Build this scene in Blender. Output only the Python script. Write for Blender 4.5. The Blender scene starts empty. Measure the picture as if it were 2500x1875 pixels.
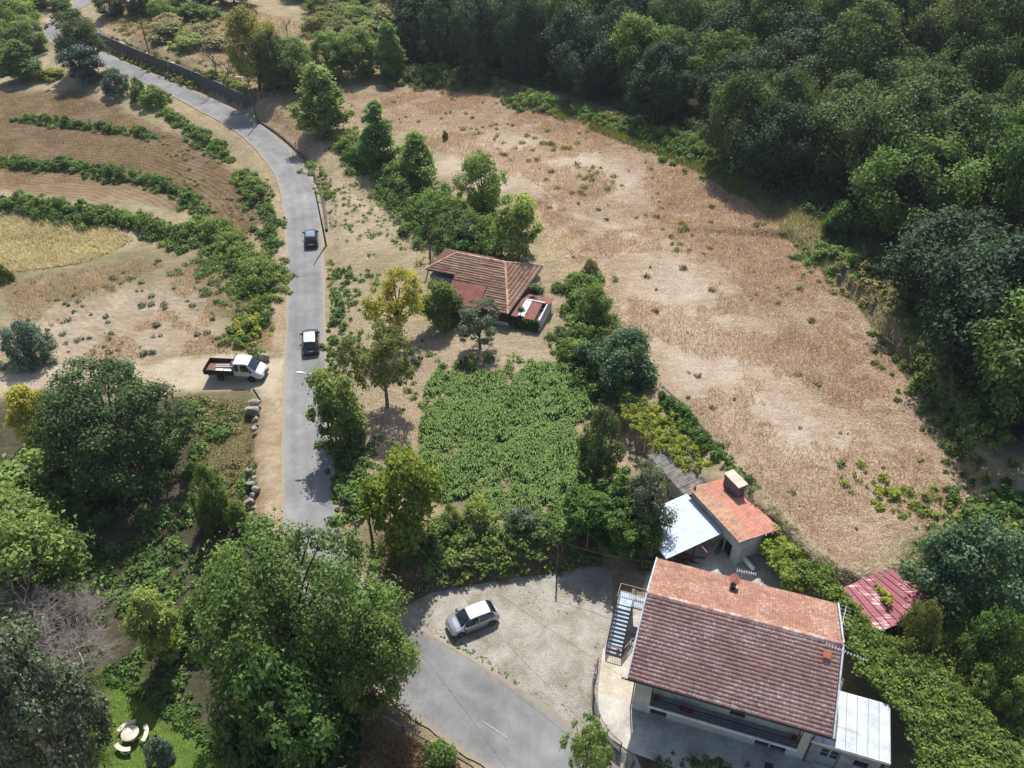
import bpy, bmesh, math, random
import numpy as np
from mathutils import Vector, Matrix

# ------------------------------------------------------------------ camera, world, sun, exposure
scene = bpy.context.scene
COL = scene.collection
CAM_H, PITCH, FPX = 55.0, math.radians(39.0), 2030.0
cam_data = bpy.data.cameras.new('camera'); cam = bpy.data.objects.new('camera', cam_data); COL.objects.link(cam)
cam.location = (0, 0, CAM_H); cam.rotation_euler = (math.pi/2 - PITCH, 0, 0)
cam_data.sensor_width = 36.0; cam_data.lens = 36.0*FPX/2500.0
cam_data.clip_start = 0.5; cam_data.clip_end = 3000
scene.camera = cam
SUN_EL, SUN_AZ = math.radians(57.0), math.radians(4.0)     # azimuth from +Y towards +X
world = bpy.data.worlds.new('World'); scene.world = world; world.use_nodes = True
wn = world.node_tree.nodes; wl = world.node_tree.links
sky = wn.new('ShaderNodeTexSky'); sky.sky_type = 'NISHITA'; sky.sun_disc = False
sky.sun_elevation = SUN_EL; sky.sun_rotation = SUN_AZ
sky.air_density = 1.0; sky.dust_density = 1.5
wn['Background'].inputs['Strength'].default_value = 0.12
wl.new(sky.outputs[0], wn['Background'].inputs['Color'])
sun_data = bpy.data.lights.new('sun', 'SUN'); sun = bpy.data.objects.new('sun', sun_data); COL.objects.link(sun)
sun_data.energy = 4.4; sun_data.angle = math.radians(0.5); sun_data.color = (1.0, 0.965, 0.91)
SUNV = Vector((math.sin(SUN_AZ)*math.cos(SUN_EL), math.cos(SUN_AZ)*math.cos(SUN_EL), math.sin(SUN_EL)))
sun.rotation_euler = (-SUNV).to_track_quat('-Z', 'Y').to_euler(); sun.location = (0, 0, 120)
scene.view_settings.view_transform = 'Standard'; scene.view_settings.look = 'None'
scene.view_settings.exposure = 0.52; scene.view_settings.gamma = 1.0
scene.render.engine = 'CYCLES'; scene.render.filter_size = 1.75
scene.cycles.max_bounces = 4; scene.cycles.diffuse_bounces = 2; scene.cycles.caustics_reflective = False; scene.cycles.caustics_refractive = False; scene.cycles.volume_bounces = 0; scene.cycles.glossy_bounces = 2
scene.cycles.transmission_bounces = 4; scene.cycles.transparent_max_bounces = 4

# ------------------------------------------------------------------ helpers
KD = 2500.0/2212.0
SP, CP = math.sin(PITCH), math.cos(PITCH)
def PX(x, y, z=0.0):
    """point at height z that the surveying photograph shows at pixel (x, y) of 2500x1875"""
    u, v = x-1250.0, y-937.5
    t = (CAM_H-z)/(FPX*SP+v*CP)
    return Vector((u*t, (FPX*CP-v*SP)*t, z))
def D(x, y, z=0.0): return PX(x*KD, y*KD, z)
def proj_d(p):
    fw = p[1]*CP+(CAM_H-p[2])*SP; dn = -p[1]*SP+(CAM_H-p[2])*CP
    return ((FPX*p[0]/fw+1250)/KD, (FPX*dn/fw+937.5)/KD, fw)
def smooth(a, b, x):
    t = np.clip((x-a)/(b-a), 0, 1); return t*t*(3-2*t)
def lin(c):
    """'rrggbb' -> linear rgba"""
    o = []
    for i in (0, 2, 4):
        s = int(c[i:i+2], 16)/255
        o.append(s/12.92 if s <= .04045 else ((s+.055)/1.055)**2.4)
    return (o[0], o[1], o[2], 1.0)
def mul(c, k): return (c[0]*k, c[1]*k, c[2]*k, 1.0)

_tab = np.random.RandomState(5).rand(256, 256)
def vnoise(x, y):
    x = np.asarray(x, float); y = np.asarray(y, float)
    xi = np.floor(x).astype(int); yi = np.floor(y).astype(int); fx = x-xi; fy = y-yi
    fx = fx*fx*(3-2*fx); fy = fy*fy*(3-2*fy)
    g = lambda a, b: _tab[a & 255, b & 255]
    return (g(xi, yi)*(1-fx)+g(xi+1, yi)*fx)*(1-fy)+(g(xi, yi+1)*(1-fx)+g(xi+1, yi+1)*fx)*fy
def fbm(x, y, o=4):
    s = 0; a = .5; t = 0
    for i in range(o):
        s = s+a*vnoise(x*2**i+17.3*i, y*2**i+9.1*i); t += a; a *= .5
    return s/t
def in_poly(P, poly):
    x, y = P[:, 0], P[:, 1]; r = np.zeros(len(P), bool); n = len(poly)
    for i in range(n):
        x0, y0 = poly[i][0], poly[i][1]; x1, y1 = poly[(i+1) % n][0], poly[(i+1) % n][1]
        if y0 == y1: continue
        c = ((y0 > y) != (y1 > y)) & (x < (x1-x0)*(y-y0)/(y1-y0)+x0)
        r ^= c
    return r
def seg_dist(P, line, closed=False):
    d = np.full(len(P), 1e9); n = len(line)
    for i in range(n if closed else n-1):
        a = np.array(line[i][:2], float); b = np.array(line[(i+1) % n][:2], float); ab = b-a
        t = np.clip(((P-a)@ab)/(ab@ab+1e-9), 0, 1)
        q = P-a-t[:, None]*ab; d = np.minimum(d, np.hypot(q[:, 0], q[:, 1]))
    return d
def sdist(P, poly):
    d = seg_dist(P, poly, True); return np.where(in_poly(P, poly), d, -d)
def catmull(pts, per=6):
    pts = [Vector(p) for p in pts]; out = []
    for i in range(len(pts)-1):
        p0 = pts[max(i-1, 0)]; p1 = pts[i]; p2 = pts[i+1]; p3 = pts[min(i+2, len(pts)-1)]
        for k in range(per):
            t = k/per
            out.append(.5*((2*p1)+(p2-p0)*t+(2*p0-5*p1+4*p2-p3)*t*t+(3*p1-p0-3*p2+p3)*t**3))
    out.append(pts[-1]); return out

def np_mesh(name, V, F, tint=None, cols=None, smooth_=False):
    V = np.asarray(V, np.float32); F = np.asarray(F, np.int32)
    me = bpy.data.meshes.new(name); k = F.shape[1]
    me.vertices.add(len(V)); me.vertices.foreach_set('co', V.ravel())
    me.loops.add(F.size); me.loops.foreach_set('vertex_index', F.ravel())
    me.polygons.add(len(F)); me.polygons.foreach_set('loop_start', np.arange(0, F.size, k, dtype=np.int32))
    me.polygons.foreach_set('loop_total', np.full(len(F), k, np.int32))
    if smooth_: me.polygons.foreach_set('use_smooth', np.ones(len(F), bool))
    if tint is not None:
        a = me.attributes.new('tint', 'FLOAT', 'FACE'); a.data.foreach_set('value', np.asarray(tint, np.float32))
    if cols:
        for nm, c in cols.items():
            c = np.asarray(c, np.float32)
            if c.ndim == 1:
                a = me.attributes.new(nm, 'FLOAT', 'POINT'); a.data.foreach_set('value', c)
            else:
                a = me.attributes.new(nm, 'FLOAT_COLOR', 'POINT')
                a.data.foreach_set('color', np.concatenate([c[:, :3], np.ones((len(c), 1), np.float32)], 1).ravel())
    me.update(calc_edges=True); return me

class MB:
    """collects shapes, then links them as one mesh object"""
    def __init__(s): s.v = []; s.f = []; s.sm = []
    def add(s, vs, fs, sm=False):
        n = len(s.v); s.v += [tuple(v) for v in vs]; s.f += [tuple(i+n for i in f) for f in fs]; s.sm += [sm]*len(fs); return s
    def box(s, lo, hi, M=None):
        x0, y0, z0 = lo; x1, y1, z1 = hi
        vs = [Vector(p) for p in ((x0,y0,z0),(x1,y0,z0),(x1,y1,z0),(x0,y1,z0),(x0,y0,z1),(x1,y0,z1),(x1,y1,z1),(x0,y1,z1))]
        if M is not None: vs = [M@v for v in vs]
        return s.add(vs, [(0,3,2,1),(4,5,6,7),(0,1,5,4),(1,2,6,5),(2,3,7,6),(3,0,4,7)])
    def tube(s, pts, r, n=6, caps=True, sm=True):
        pts = [Vector(p) for p in pts]; rs = r if isinstance(r, (list, tuple)) else [r]*len(pts)
        vs = []; fs = []
        for i, p in enumerate(pts):
            d = (pts[min(i+1, len(pts)-1)]-pts[max(i-1, 0)])
            if d.length < 1e-6: d = Vector((0, 0, 1))
            d.normalize(); a = d.cross(Vector((0, 0, 1)) if abs(d.z) < .95 else Vector((1, 0, 0))).normalized(); b = d.cross(a)
            for k in range(n):
                t = 2*math.pi*k/n; vs.append(p+(a*math.cos(t)+b*math.sin(t))*rs[i])
        for i in range(len(pts)-1):
            for k in range(n): fs.append((i*n+k, i*n+(k+1) % n, (i+1)*n+(k+1) % n, (i+1)*n+k))
        s.add(vs, fs, sm)
        if caps: s.add(vs[:n], [tuple(range(n))]); s.add(vs[-n:], [tuple(range(n-1, -1, -1))])
        return s
    def bar(s, a, b, w, h=None):
        a = Vector(a); b = Vector(b); h = h or w; d = (b-a).normalized()
        u = d.cross(Vector((0, 0, 1)) if abs(d.z) < .95 else Vector((1, 0, 0))).normalized(); v = u.cross(d)
        vs = [p+u*sx*w/2+v*sy*h/2 for p in (a, b) for sx, sy in ((-1,-1),(1,-1),(1,1),(-1,1))]
        return s.add(vs, [(0,1,2,3),(7,6,5,4),(0,4,5,1),(1,5,6,2),(2,6,7,3),(3,7,4,0)])
    def prism(s, poly, z0, z1):
        n = len(poly); vs = [(p[0], p[1], z0) for p in poly]+[(p[0], p[1], z1) for p in poly]
        return s.add(vs, [tuple(range(n-1, -1, -1)), tuple(range(n, 2*n))]+[(i, (i+1) % n, n+(i+1) % n, n+i) for i in range(n)])
    def lathe(s, prof, n=16, axis='z', c=(0, 0, 0)):
        vs = []; fs = []; m = len(prof); c = Vector(c)
        for r, z in prof:
            for k in range(n):
                t = 2*math.pi*k/n; q = (r*math.cos(t), r*math.sin(t), z)
                vs.append(c+Vector(q if axis == 'z' else (q[0], q[2], q[1])))
        for i in range(m-1):
            for k in range(n): fs.append((i*n+k, i*n+(k+1) % n, (i+1)*n+(k+1) % n, (i+1)*n+k))
        return s.add(vs, fs, True)
    def quad(s, a, b, c, d): return s.add([a, b, c, d], [(0, 1, 2, 3)])
    def slab(s, a, b, c, d, t):
        a, b, c, d = [Vector(p) for p in (a, b, c, d)]; n = (b-a).cross(d-a).normalized()*t
        return s.add([a, b, c, d, a+n, b+n, c+n, d+n], [(3,2,1,0),(4,5,6,7),(0,1,5,4),(1,2,6,5),(2,3,7,6),(3,0,4,7)])
    def mesh(s, name):
        me = bpy.data.meshes.new(name); me.from_pydata([tuple(v) for v in s.v], [], s.f)
        me.polygons.foreach_set('use_smooth', s.sm); me.update(); return me
    def build(s, name, mat, parent=None, loc=None, **tags):
        return put(name, s.mesh(name), mat, parent, loc, **tags)

def put(name, me, mat, parent=None, loc=None, **tags):
    if mat is not None and not me.materials: me.materials.append(mat)
    o = bpy.data.objects.new(name, me); COL.objects.link(o)
    if parent is not None: o.parent = parent
    if loc is not None: o.location = loc
    return tag(o, **tags)
def tag(o, label=None, cat=None, group=None, kind=None):
    if label: o['label'] = label
    if cat: o['category'] = cat
    if group: o['group'] = group
    if kind: o['kind'] = kind
    return o
def thing(name, label, cat, loc=(0, 0, 0), rz=0.0, group=None):
    o = bpy.data.objects.new(name, None); COL.objects.link(o); o.empty_display_size = .3
    o.location = loc; o.rotation_euler = (0, 0, rz); return tag(o, label, cat, group)

# ------------------------------------------------------------------ materials
def mat_new(name):
    m = bpy.data.materials.new(name); m.use_nodes = True
    nt = m.node_tree; return m, nt, nt.nodes, nt.links, nt.nodes['Principled BSDF']
def ramp(nodes, stops):
    r = nodes.new('ShaderNodeValToRGB'); cr = r.color_ramp
    while len(cr.elements) > 1: cr.elements.remove(cr.elements[-1])
    cr.elements[0].position = stops[0][0]; cr.elements[0].color = stops[0][1]
    for p, c in stops[1:]:
        e = cr.elements.new(p); e.color = c
    return r
def noise(nodes, links, scale, detail=4, rough=.6, coord=None, dist=0.0):
    n = nodes.new('ShaderNodeTexNoise'); n.inputs['Scale'].default_value = scale; n.inputs['Detail'].default_value = detail
    n.inputs['Roughness'].default_value = rough; n.inputs['Distortion'].default_value = dist
    if coord is not None: links.new(coord, n.inputs['Vector'])
    return n
def mixc(nodes, links, fac, a, b, mode='MIX'):
    n = nodes.new('ShaderNodeMix'); n.data_type = 'RGBA'; n.blend_type = mode
    for sock, v in ((0, fac), (6, a), (7, b)):
        if hasattr(v, 'links'): links.new(v, n.inputs[sock])
        else: n.inputs[sock].default_value = v
    return n.outputs[2]
def math_(nodes, links, op, a, b=None, c=None, clamp=False):
    n = nodes.new('ShaderNodeMath'); n.operation = op; n.use_clamp = clamp
    for i, v in enumerate((a, b, c)):
        if v is None: continue
        if hasattr(v, 'links'): links.new(v, n.inputs[i])
        else: n.inputs[i].default_value = v
    return n.outputs[0]
_mats = {}
def M(name, col, rough=.8, col2=None, scale=4.0, metal=0.0, bump=0.0, bscale=None, spec=.4, detail=5, streak=None):
    """worn surface: base colour, patches of a second colour, grain and relief"""
    if name in _mats: return _mats[name]
    m, nt, N, L, b = mat_new(name); _mats[name] = m
    tc = N.new('ShaderNodeTexCoord'); vec = tc.outputs['Object']
    if streak:
        mp = N.new('ShaderNodeMapping'); mp.inputs['Scale'].default_value = streak; L.new(vec, mp.inputs[0]); vec = mp.outputs[0]
    n1 = noise(N, L, scale, detail, .65, vec)
    c2 = col2 or mul(col, .72)
    r = ramp(N, [(.36, col), (.66, c2)]); L.new(n1.outputs[0], r.inputs[0])
    n2 = noise(N, L, scale*9, 3, .7, vec)
    g = ramp(N, [(.3, (.82, .82, .82, 1)), (.7, (1.12, 1.12, 1.12, 1))]); L.new(n2.outputs[0], g.inputs[0])
    L.new(mixc(N, L, 1.0, r.outputs[0], g.outputs[0], 'MULTIPLY'), b.inputs['Base Color'])
    b.inputs['Roughness'].default_value = rough; b.inputs['Metallic'].default_value = metal
    b.inputs['Specular IOR Level'].default_value = spec
    if bump:
        bp = N.new('ShaderNodeBump'); bp.inputs['Strength'].default_value = bump; bp.inputs['Distance'].default_value = .03
        n3 = noise(N, L, bscale or scale*5, 4, .7, vec); L.new(n3.outputs[0], bp.inputs['Height']); L.new(bp.outputs[0], b.inputs['Normal'])
    return m
def plain(name, col, rough=.5, metal=0.0, spec=.5, coat=0.0):
    if name in _mats: return _mats[name]
    m, nt, N, L, b = mat_new(name); _mats[name] = m
    tc = N.new('ShaderNodeTexCoord'); n1 = noise(N, L, 6, 3, .6, tc.outputs['Object'])
    g = ramp(N, [(.3, mul(col, .93)), (.7, mul(col, 1.05))]); L.new(n1.outputs[0], g.inputs[0]); L.new(g.outputs[0], b.inputs['Base Color'])
    b.inputs['Roughness'].default_value = rough; b.inputs['Metallic'].default_value = metal
    b.inputs['Specular IOR Level'].default_value = spec; b.inputs['Coat Weight'].default_value = coat; b.inputs['Coat Roughness'].default_value = .08
    return m
def leaf_mat(name, dark, lightc, trans=.35, rough=.6, hue=.05, spec=.2):
    m, nt, N, L, b = mat_new(name); _mats[name] = m
    at = N.new('ShaderNodeAttribute'); at.attribute_name = 'tint'
    r = ramp(N, [(0, dark), (.65, lightc), (1, mul(lightc, 1.35))]); L.new(at.outputs['Fac'], r.inputs[0])
    oi = N.new('ShaderNodeObjectInfo'); hs = N.new('ShaderNodeHueSaturation')
    L.new(math_(N, L, 'MULTIPLY_ADD', oi.outputs['Random'], hue, .5-hue*.5), hs.inputs['Hue'])
    L.new(math_(N, L, 'MULTIPLY_ADD', oi.outputs['Random'], -.35, 1.12), hs.inputs['Value'])
    L.new(r.outputs[0], hs.inputs['Color']); L.new(hs.outputs[0], b.inputs['Base Color'])
    b.inputs['Roughness'].default_value = rough; b.inputs['Specular IOR Level'].default_value = spec
    tr = N.new('ShaderNodeBsdfTranslucent')
    L.new(mixc(N, L, 1.0, hs.outputs[0], (1.25, 1.2, .55, 1), 'MULTIPLY'), tr.inputs['Color'])
    mx = N.new('ShaderNodeMixShader'); mx.inputs[0].default_value = trans
    L.new(b.outputs[0], mx.inputs[1]); L.new(tr.outputs[0], mx.inputs[2]); L.new(mx.outputs[0], N['Material Output'].inputs[0])
    return m

# ------------------------------------------------------------------ terrain heights
def zl(pts): return [D(x, y, z) for x, y, z in pts]
ROAD_L = zl([(1230,1790,-1.6),(1150,1730,-1.5),(1050,1659,-1.1),(970,1602,-.6),(879,1535,-.2),(800,1475,0),(720,1405,0),(655,1310,0),(622,1230,0),(608,1150,0),
    (607,1000,0),(609,900,0),(613,800,0),(617,700,0),(619,600,0),(615,500,0),(607,425,0),(590,375,0),(562,335,0),(525,297,0),(480,265,0),(430,239,0),(375,209,0),(310,179,0),(245,152,0),(190,126,0),(135,108,0),(104,88,0),(94,64,0),(112,38,0),(145,16,0),(185,-10,0)])
ROAD_R = zl([(1440,1740,-1.6),(1330,1655,-1.5),(1235,1570,-1.1),(1138,1498,-.6),(1030,1430,-.2),(932,1367,0),(862,1325,0),(800,1270,0),(757,1205,0),(738,1130,0),
    (722,1000,0),(712,900,0),(707,800,0),(703,700,0),(701,600,0),(698,500,0),(688,420,0),(668,370,0),(640,335,0),(600,298,0),(560,266,0),(520,242,0),(460,213,0),(395,184,0),(325,156,0),(262,129,0),(200,100,0),(152,80,0),(126,60,0),(134,42,0),(165,24,0),(205,0,0)])
RL, RR = catmull(ROAD_L), catmull(ROAD_R)
def roadz(y): return np.interp(y, [20, 25, 28.5, 31.5, 35, 38], [-1.7, -1.5, -1.1, -.6, -.1, 0.])
for p in RL+RR: p.z = float(roadz(p.y))
RC = [(a+b)/2 for a, b in zip(RL, RR)]
WALL = zl([(196,90,0),(262,120,0),(325,147,0),(395,174,0),(460,203,0),(520,231,0),(545,236,0)])   # foot of the retaining wall

CTRL = [  # display x, y, height
 (20,230,-.6),(200,280,-.6),(350,270,-.6),(100,330,-1.2),(300,330,-1.1),(450,380,-.7),(60,420,-1.9),(300,400,-1.7),(430,470,-1.5),(60,560,-2.6),(250,560,-2.4),(420,560,-1.6),(520,620,-.8),
 (60,680,-1.6),(250,680,-1.4),(450,700,-.7),(550,700,-.3),(60,820,-.9),(300,810,-.6),(450,810,-.2),(560,800,0),
 (60,950,-2.5),(250,950,-2.2),(450,950,-1.0),(540,950,-.5),(100,1100,-3.5),(350,1100,-3.2),(480,1100,-2.2),(560,1120,-.8),(100,1300,-4.2),(350,1300,-4.2),(500,1300,-3.2),(590,1250,-1.5),
 (100,1500,-4.6),(280,1560,-4.6),(420,1600,-4.6),(620,1500,-3.4),(760,1560,-2.8),(850,1640,-2.6),(560,1640,-4.4),(950,1690,-2.6),
 (760,450,.8),(800,520,.9),(760,650,.9),(800,800,1.3),(760,950,1.2),(780,1100,1.2),(720,330,.8),(800,340,1.2),(900,480,1.4),
 (950,750,1.6),(1100,720,1.6),(1200,680,1.8),(1000,900,1.7),(1150,900,1.8),(1000,1060,1.8),(1150,1060,1.9),(1250,950,1.8),(1290,860,1.8),
 (1320,1000,1.5),(1330,1080,1.0),(1280,1130,1.6),
 (800,250,2.0),(950,260,2.6),(1100,330,2.9),(1000,400,2.4),(1200,450,3.0),(1350,330,3.4),(1300,600,3.0),(1250,540,2.6),(1500,500,3.6),(1500,700,3.4),(1400,700,3.1),(1600,600,3.9),(1700,800,3.6),(1600,900,3.4),(1500,850,3.2),(1800,1000,3.4),(1700,1050,3.2),(1650,1000,3.1),(1950,1100,3.3),(1850,1180,2.8),(2050,1080,3.6),
 (1700,500,4.2),(1850,550,4.6),(1950,700,4.6),(2050,850,4.4),(2150,950,4.4),(2250,1000,4.6),
 (1450,250,4.2),(1250,200,3.8),(1050,180,3.0),(900,170,2.6),(1700,330,5.5),(1900,350,7),(2100,450,8.5),(2300,500,11),(2200,700,8),(2300,850,8),(1500,130,6),(1200,110,5),(950,90,4.5),(1750,130,9),(2000,130,12),(2300,130,15),(1500,20,9),(1200,20,7),(900,30,7),(1800,0,13),(2200,0,18),
 (750,180,2.0),(600,190,2.4),(700,100,3.5),(750,40,6),(450,130,3.0),(330,80,3.0),(600,60,4),(450,30,4),(300,10,3.2),
 (60,130,-.3),(60,60,.2),(20,10,.5),(150,0,.6),
 (1950,1290,2.0),(2050,1350,2.2),(2200,1300,3.0),(2150,1500,1.6),(2200,1620,1.0),(1850,1350,.4),(1900,1500,-.2),(1850,1640,-1.4),(1950,1680,-1.4),(2050,1600,0.0)]
CT = np.array([tuple(D(*c)) for c in CTRL])
GX0, GX1, GY0, GY1, GS = -190., 200., 4., 300., .5
gx = np.arange(GX0, GX1+.01, GS); gy = np.arange(GY0, GY1+.01, GS)
GXX, GYY = np.meshgrid(gx, gy)
GP = np.stack([GXX.ravel(), GYY.ravel()], 1)
def base_height(P):
    num = np.zeros(len(P)); den = np.zeros(len(P))
    for c in CT:
        sg = 3.5+.045*c[1]
        d2 = ((P[:, 0]-c[0])**2+(P[:, 1]-c[1])**2)/(sg*sg)
        w = np.exp(-d2)+1e-3/(1+d2)**2
        num += w*c[2]; den += w
    return num/den
cg = base_height(GP[::1][(np.arange(len(GP)) % 1) == 0]) if False else None
# evaluate on a 2 m lattice, then interpolate (the control field is smooth)
lx = np.arange(GX0-2, GX1+4, 2.); ly = np.arange(GY0-2, GY1+4, 2.)
LXX, LYY = np.meshgrid(lx, ly); LZ = base_height(np.stack([LXX.ravel(), LYY.ravel()], 1)).reshape(LXX.shape)
def bil(Z, x0, y0, s, X, Y):
    fx = (np.asarray(X)-x0)/s; fy = (np.asarray(Y)-y0)/s
    fx = np.clip(fx, 0, Z.shape[1]-1.001); fy = np.clip(fy, 0, Z.shape[0]-1.001)
    i = fx.astype(int); j = fy.astype(int); a = fx-i; b = fy-j
    return (Z[j, i]*(1-a)+Z[j, i+1]*a)*(1-b)+(Z[j+1, i]*(1-a)+Z[j+1, i+1]*a)*b
HZ = bil(LZ, GX0-2, GY0-2, 2., GP[:, 0], GP[:, 1])
HZ += (fbm(GP[:, 0]*.25, GP[:, 1]*.25, 3)-.5)*.35
def pad(poly, z, feather=1.0, plane=None):
    global HZ
    poly = [(p[0], p[1]) for p in poly]
    xs = [p[0] for p in poly]; ys = [p[1] for p in poly]
    k = np.where((GP[:, 0] > min(xs)-feather) & (GP[:, 0] < max(xs)+feather) & (GP[:, 1] > min(ys)-feather) & (GP[:, 1] < max(ys)+feather))[0]
    w = smooth(-feather, 0, sdist(GP[k], poly))
    t = plane(GP[k]) if plane else z
    HZ[k] = HZ[k]*(1-w)+t*w
# terrace of the fern plot above the lot, the dry field above the vine path
PLOT = [D(x, y, 1.7) for x, y in ((765,1090),(790,1150),(900,1165),(1100,1150),(1230,1110),(1310,1060),(1325,900),(1290,700),(1000,650),(800,700),(770,900))]
pad(PLOT, 0, 1.6, plane=lambda P: 1.55+.25*(fbm(P[:, 0]*.3, P[:, 1]*.3, 3)-.5)+.02*(P[:, 0]+5))
FIELD = [D(x, y, 3.2) for x, y in ((1440,845),(1500,900),(1570,990),(1640,1060),(1720,1140),(1800,1215),(1900,1240),(1960,1180),(2100,1060),(2050,900),(1850,650),(1700,520),(1450,500),(1330,560),(1330,650),(1390,760))]
pad(FIELD, 3.2, .9, plane=lambda P: 3.05+.012*(P[:, 1]-60)+.22*(fbm(P[:, 0]*.2, P[:, 1]*.2, 3)-.5))
YARD = [D(x, y, .2) for x, y in ((1330,1060),(1320,960),(1350,930),(1400,990),(1480,1080),(1560,1120),(1660,1180),(1730,1270),(1600,1330),(1380,1280),(1310,1240),(1380,1180))]
pad(YARD, .2, .8)
BACKWALL = zl([(1480,930,.4),(1560,1010,.2),(1700,1130,.2)])
LOT = [D(x, y, 0) for x, y in ((850,1330),(930,1285),(1050,1262),(1180,1240),(1310,1225),(1330,1300),(1320,1420),(1312,1480))]+[D(1322,1545,-.7), D(1350,1610,-1.2), D(1420,1700,-1.5), D(1330,1655,-1.5), D(1235,1570,-1.1), D(1138,1498,-.6), D(1030,1430,-.2), D(932,1367,0)]
def lotplane(P):
    y = P[:, 1]; return np.interp(y, [20, 25, 28.5, 31.5, 35, 38], [-1.7, -1.5, -1.1, -.6, -.1, 0.])-.05
pad(LOT, 0, 1.5, plane=lotplane)
# the road bed
k = seg_dist(GP, [tuple(p) for p in RC[::2]])
rcz = np.array([tuple(p) for p in RC]); near = np.where(k < 9)[0]
hw = np.array([(a-b).length/2 for a, b in zip(RL, RR)])
dd = ((GP[near, None, :]-rcz[None, :, :2])**2).sum(2); ii = dd.argmin(1)
ww = 1-smooth(hw[ii]+.5, hw[ii]+3.2, k[near])
HZ[near] = HZ[near]*(1-ww)+(roadz(GP[near, 1])-.1)*ww
# ground held back by the retaining wall above the road
wl_poly = [(p.x, p.y) for p in WALL]+[(p.x, p.y) for p in zl([(560,225,2.6),(520,140,2.6),(330,60,2.6),(200,60,2.6)])]
ws = sdist(GP, wl_poly)
w = smooth(.15, .7, ws); HZ = HZ*(1-w)+np.maximum(HZ, 2.55+.1*(fbm(GP[:, 0]*.4, GP[:, 1]*.4, 2)-.5))*w
# house platform, patio and ramp (house frame: A0, angle HA)
HA = math.radians(-18.4); A0 = Vector((7.66, 30.7, 0)); E1 = Vector((math.cos(HA), math.sin(HA), 0)); E2 = Vector((-E1.y, E1.x, 0))
def HL(a, b, z=0): return A0+E1*a+E2*b+Vector((0, 0, z))
PATIO = [HL(-1.5,3.6), HL(-2.0,1.2), HL(-.9,-1.3), HL(1.0,-2.3), HL(12.2,-2.4), HL(17.5,-2.2), HL(17.5,5), HL(12,9.8), HL(-.4,9.8), HL(-.4,4)]
pad(PATIO, -.46, .35)
pad([HL(-2.5,4.8), HL(.6,4.8), HL(.6,9.8), HL(-2.5,9.8)], -.06, .3)
RAMP = [HL(-2.45,4.9), HL(.6,4.9), HL(.6,1.2), HL(-1.9,1.2)]
pad(RAMP, 0, .3, plane=lambda P: np.interp((P-np.array([A0.x, A0.y]))@np.array([E2.x, E2.y]), [1., 4.8], [-.5, -.1]))
HZ2 = HZ.reshape(GXX.shape)
def hz(x, y): return float(bil(HZ2, GX0, GY0, GS, np.array([x]), np.array([y]))[0])
def hza(P): return bil(HZ2, GX0, GY0, GS, P[:, 0], P[:, 1])
def G(x, y):
    """ground point seen at display pixel (x, y)"""
    z = 1.0
    for i in range(24):
        p = D(x, y, z); z = .5*z+.5*hz(p.x, p.y)
    p = D(x, y, z); p.z = hz(p.x, p.y); return p
def GPOLY(pts): return [G(x, y) for x, y in pts]

# ------------------------------------------------------------------ terrain sheet
cx = np.concatenate([[-420, -300, -230], np.arange(-188, -62, 1.1), np.arange(-61.5, 70, .5), np.arange(70.5, 199, 1.1), [240, 320, 440]])
cy = np.concatenate([[-60, -20, -4], np.arange(4.5, 120, .5), np.arange(120.5, 180, .8), np.arange(180.5, 299, 1.3), [340, 420, 620]])
TX, TY = np.meshgrid(cx, cy); TP = np.stack([TX.ravel(), TY.ravel()], 1)
TZ = hza(TP)
ext = np.clip(TP[:, 1]-290, 0, 400); TZ = TZ+ext*.05
PAL = {  # two colours of each kind of ground (sRGB)
 'dry': ('d6c0a3', 'b09272'), 'pale': ('e0cfb9', 'c2a78a'), 'brown': ('ba9b7a', '917155'), 'stub': ('a08664', '755e42'), 'corn': ('d6c79f', 'bba676'),
 'soil': ('cfbb9d', 'ac9272'), 'green': ('96955f', '6c7346'), 'drygreen': ('cbb28c', '9a8f62'), 'forest': ('57503a', '403d28'), 'verge': ('dbc3a0', 'bb9a70'),
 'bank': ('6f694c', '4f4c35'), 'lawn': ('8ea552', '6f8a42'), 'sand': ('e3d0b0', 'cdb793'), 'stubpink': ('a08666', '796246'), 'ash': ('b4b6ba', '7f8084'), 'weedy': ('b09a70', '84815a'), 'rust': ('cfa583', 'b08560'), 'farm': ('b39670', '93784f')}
def desat(c, k):
    c = np.array(c[:3]); g = c@np.array([.3, .59, .11]); return g+(c-g)*k
PAL = {k: (desat(lin(a), .84 if k != 'lawn' else 1), desat(lin(b), .84 if k != 'lawn' else 1)) for k, (a, b) in PAL.items()}
wx = TP[:, 0]+(fbm(TP[:, 0]*.35, TP[:, 1]*.35, 3)-.5)*3.2; wy = TP[:, 1]+(fbm(TP[:, 0]*.35+50, TP[:, 1]*.35, 3)-.5)*3.2
WP = np.stack([wx, wy], 1)
CA = np.tile(PAL['drygreen'][0], (len(TP), 1)); CB = np.tile(PAL['drygreen'][1], (len(TP), 1)); ROW = np.zeros(len(TP))
def paint(kind, pts, f=1.5, amt=1.0, row=0.0):
    global CA, CB, ROW
    poly = [(p.x, p.y) for p in GPOLY(pts)]
    w = smooth(-f, f, sdist(WP, poly))*amt
    CA = CA*(1-w[:, None])+PAL[kind][0]*w[:, None]; CB = CB*(1-w[:, None])+PAL[kind][1]*w[:, None]; ROW = ROW*(1-w)+row*w
paint('forest', [(860,150),(1050,165),(1250,205),(1420,265),(1580,340),(1640,420),(1900,500),(1940,650),(2050,830),(2140,950),(2400,1100),(2600,700),(2400,-20),(860,-20)], 4)
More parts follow.
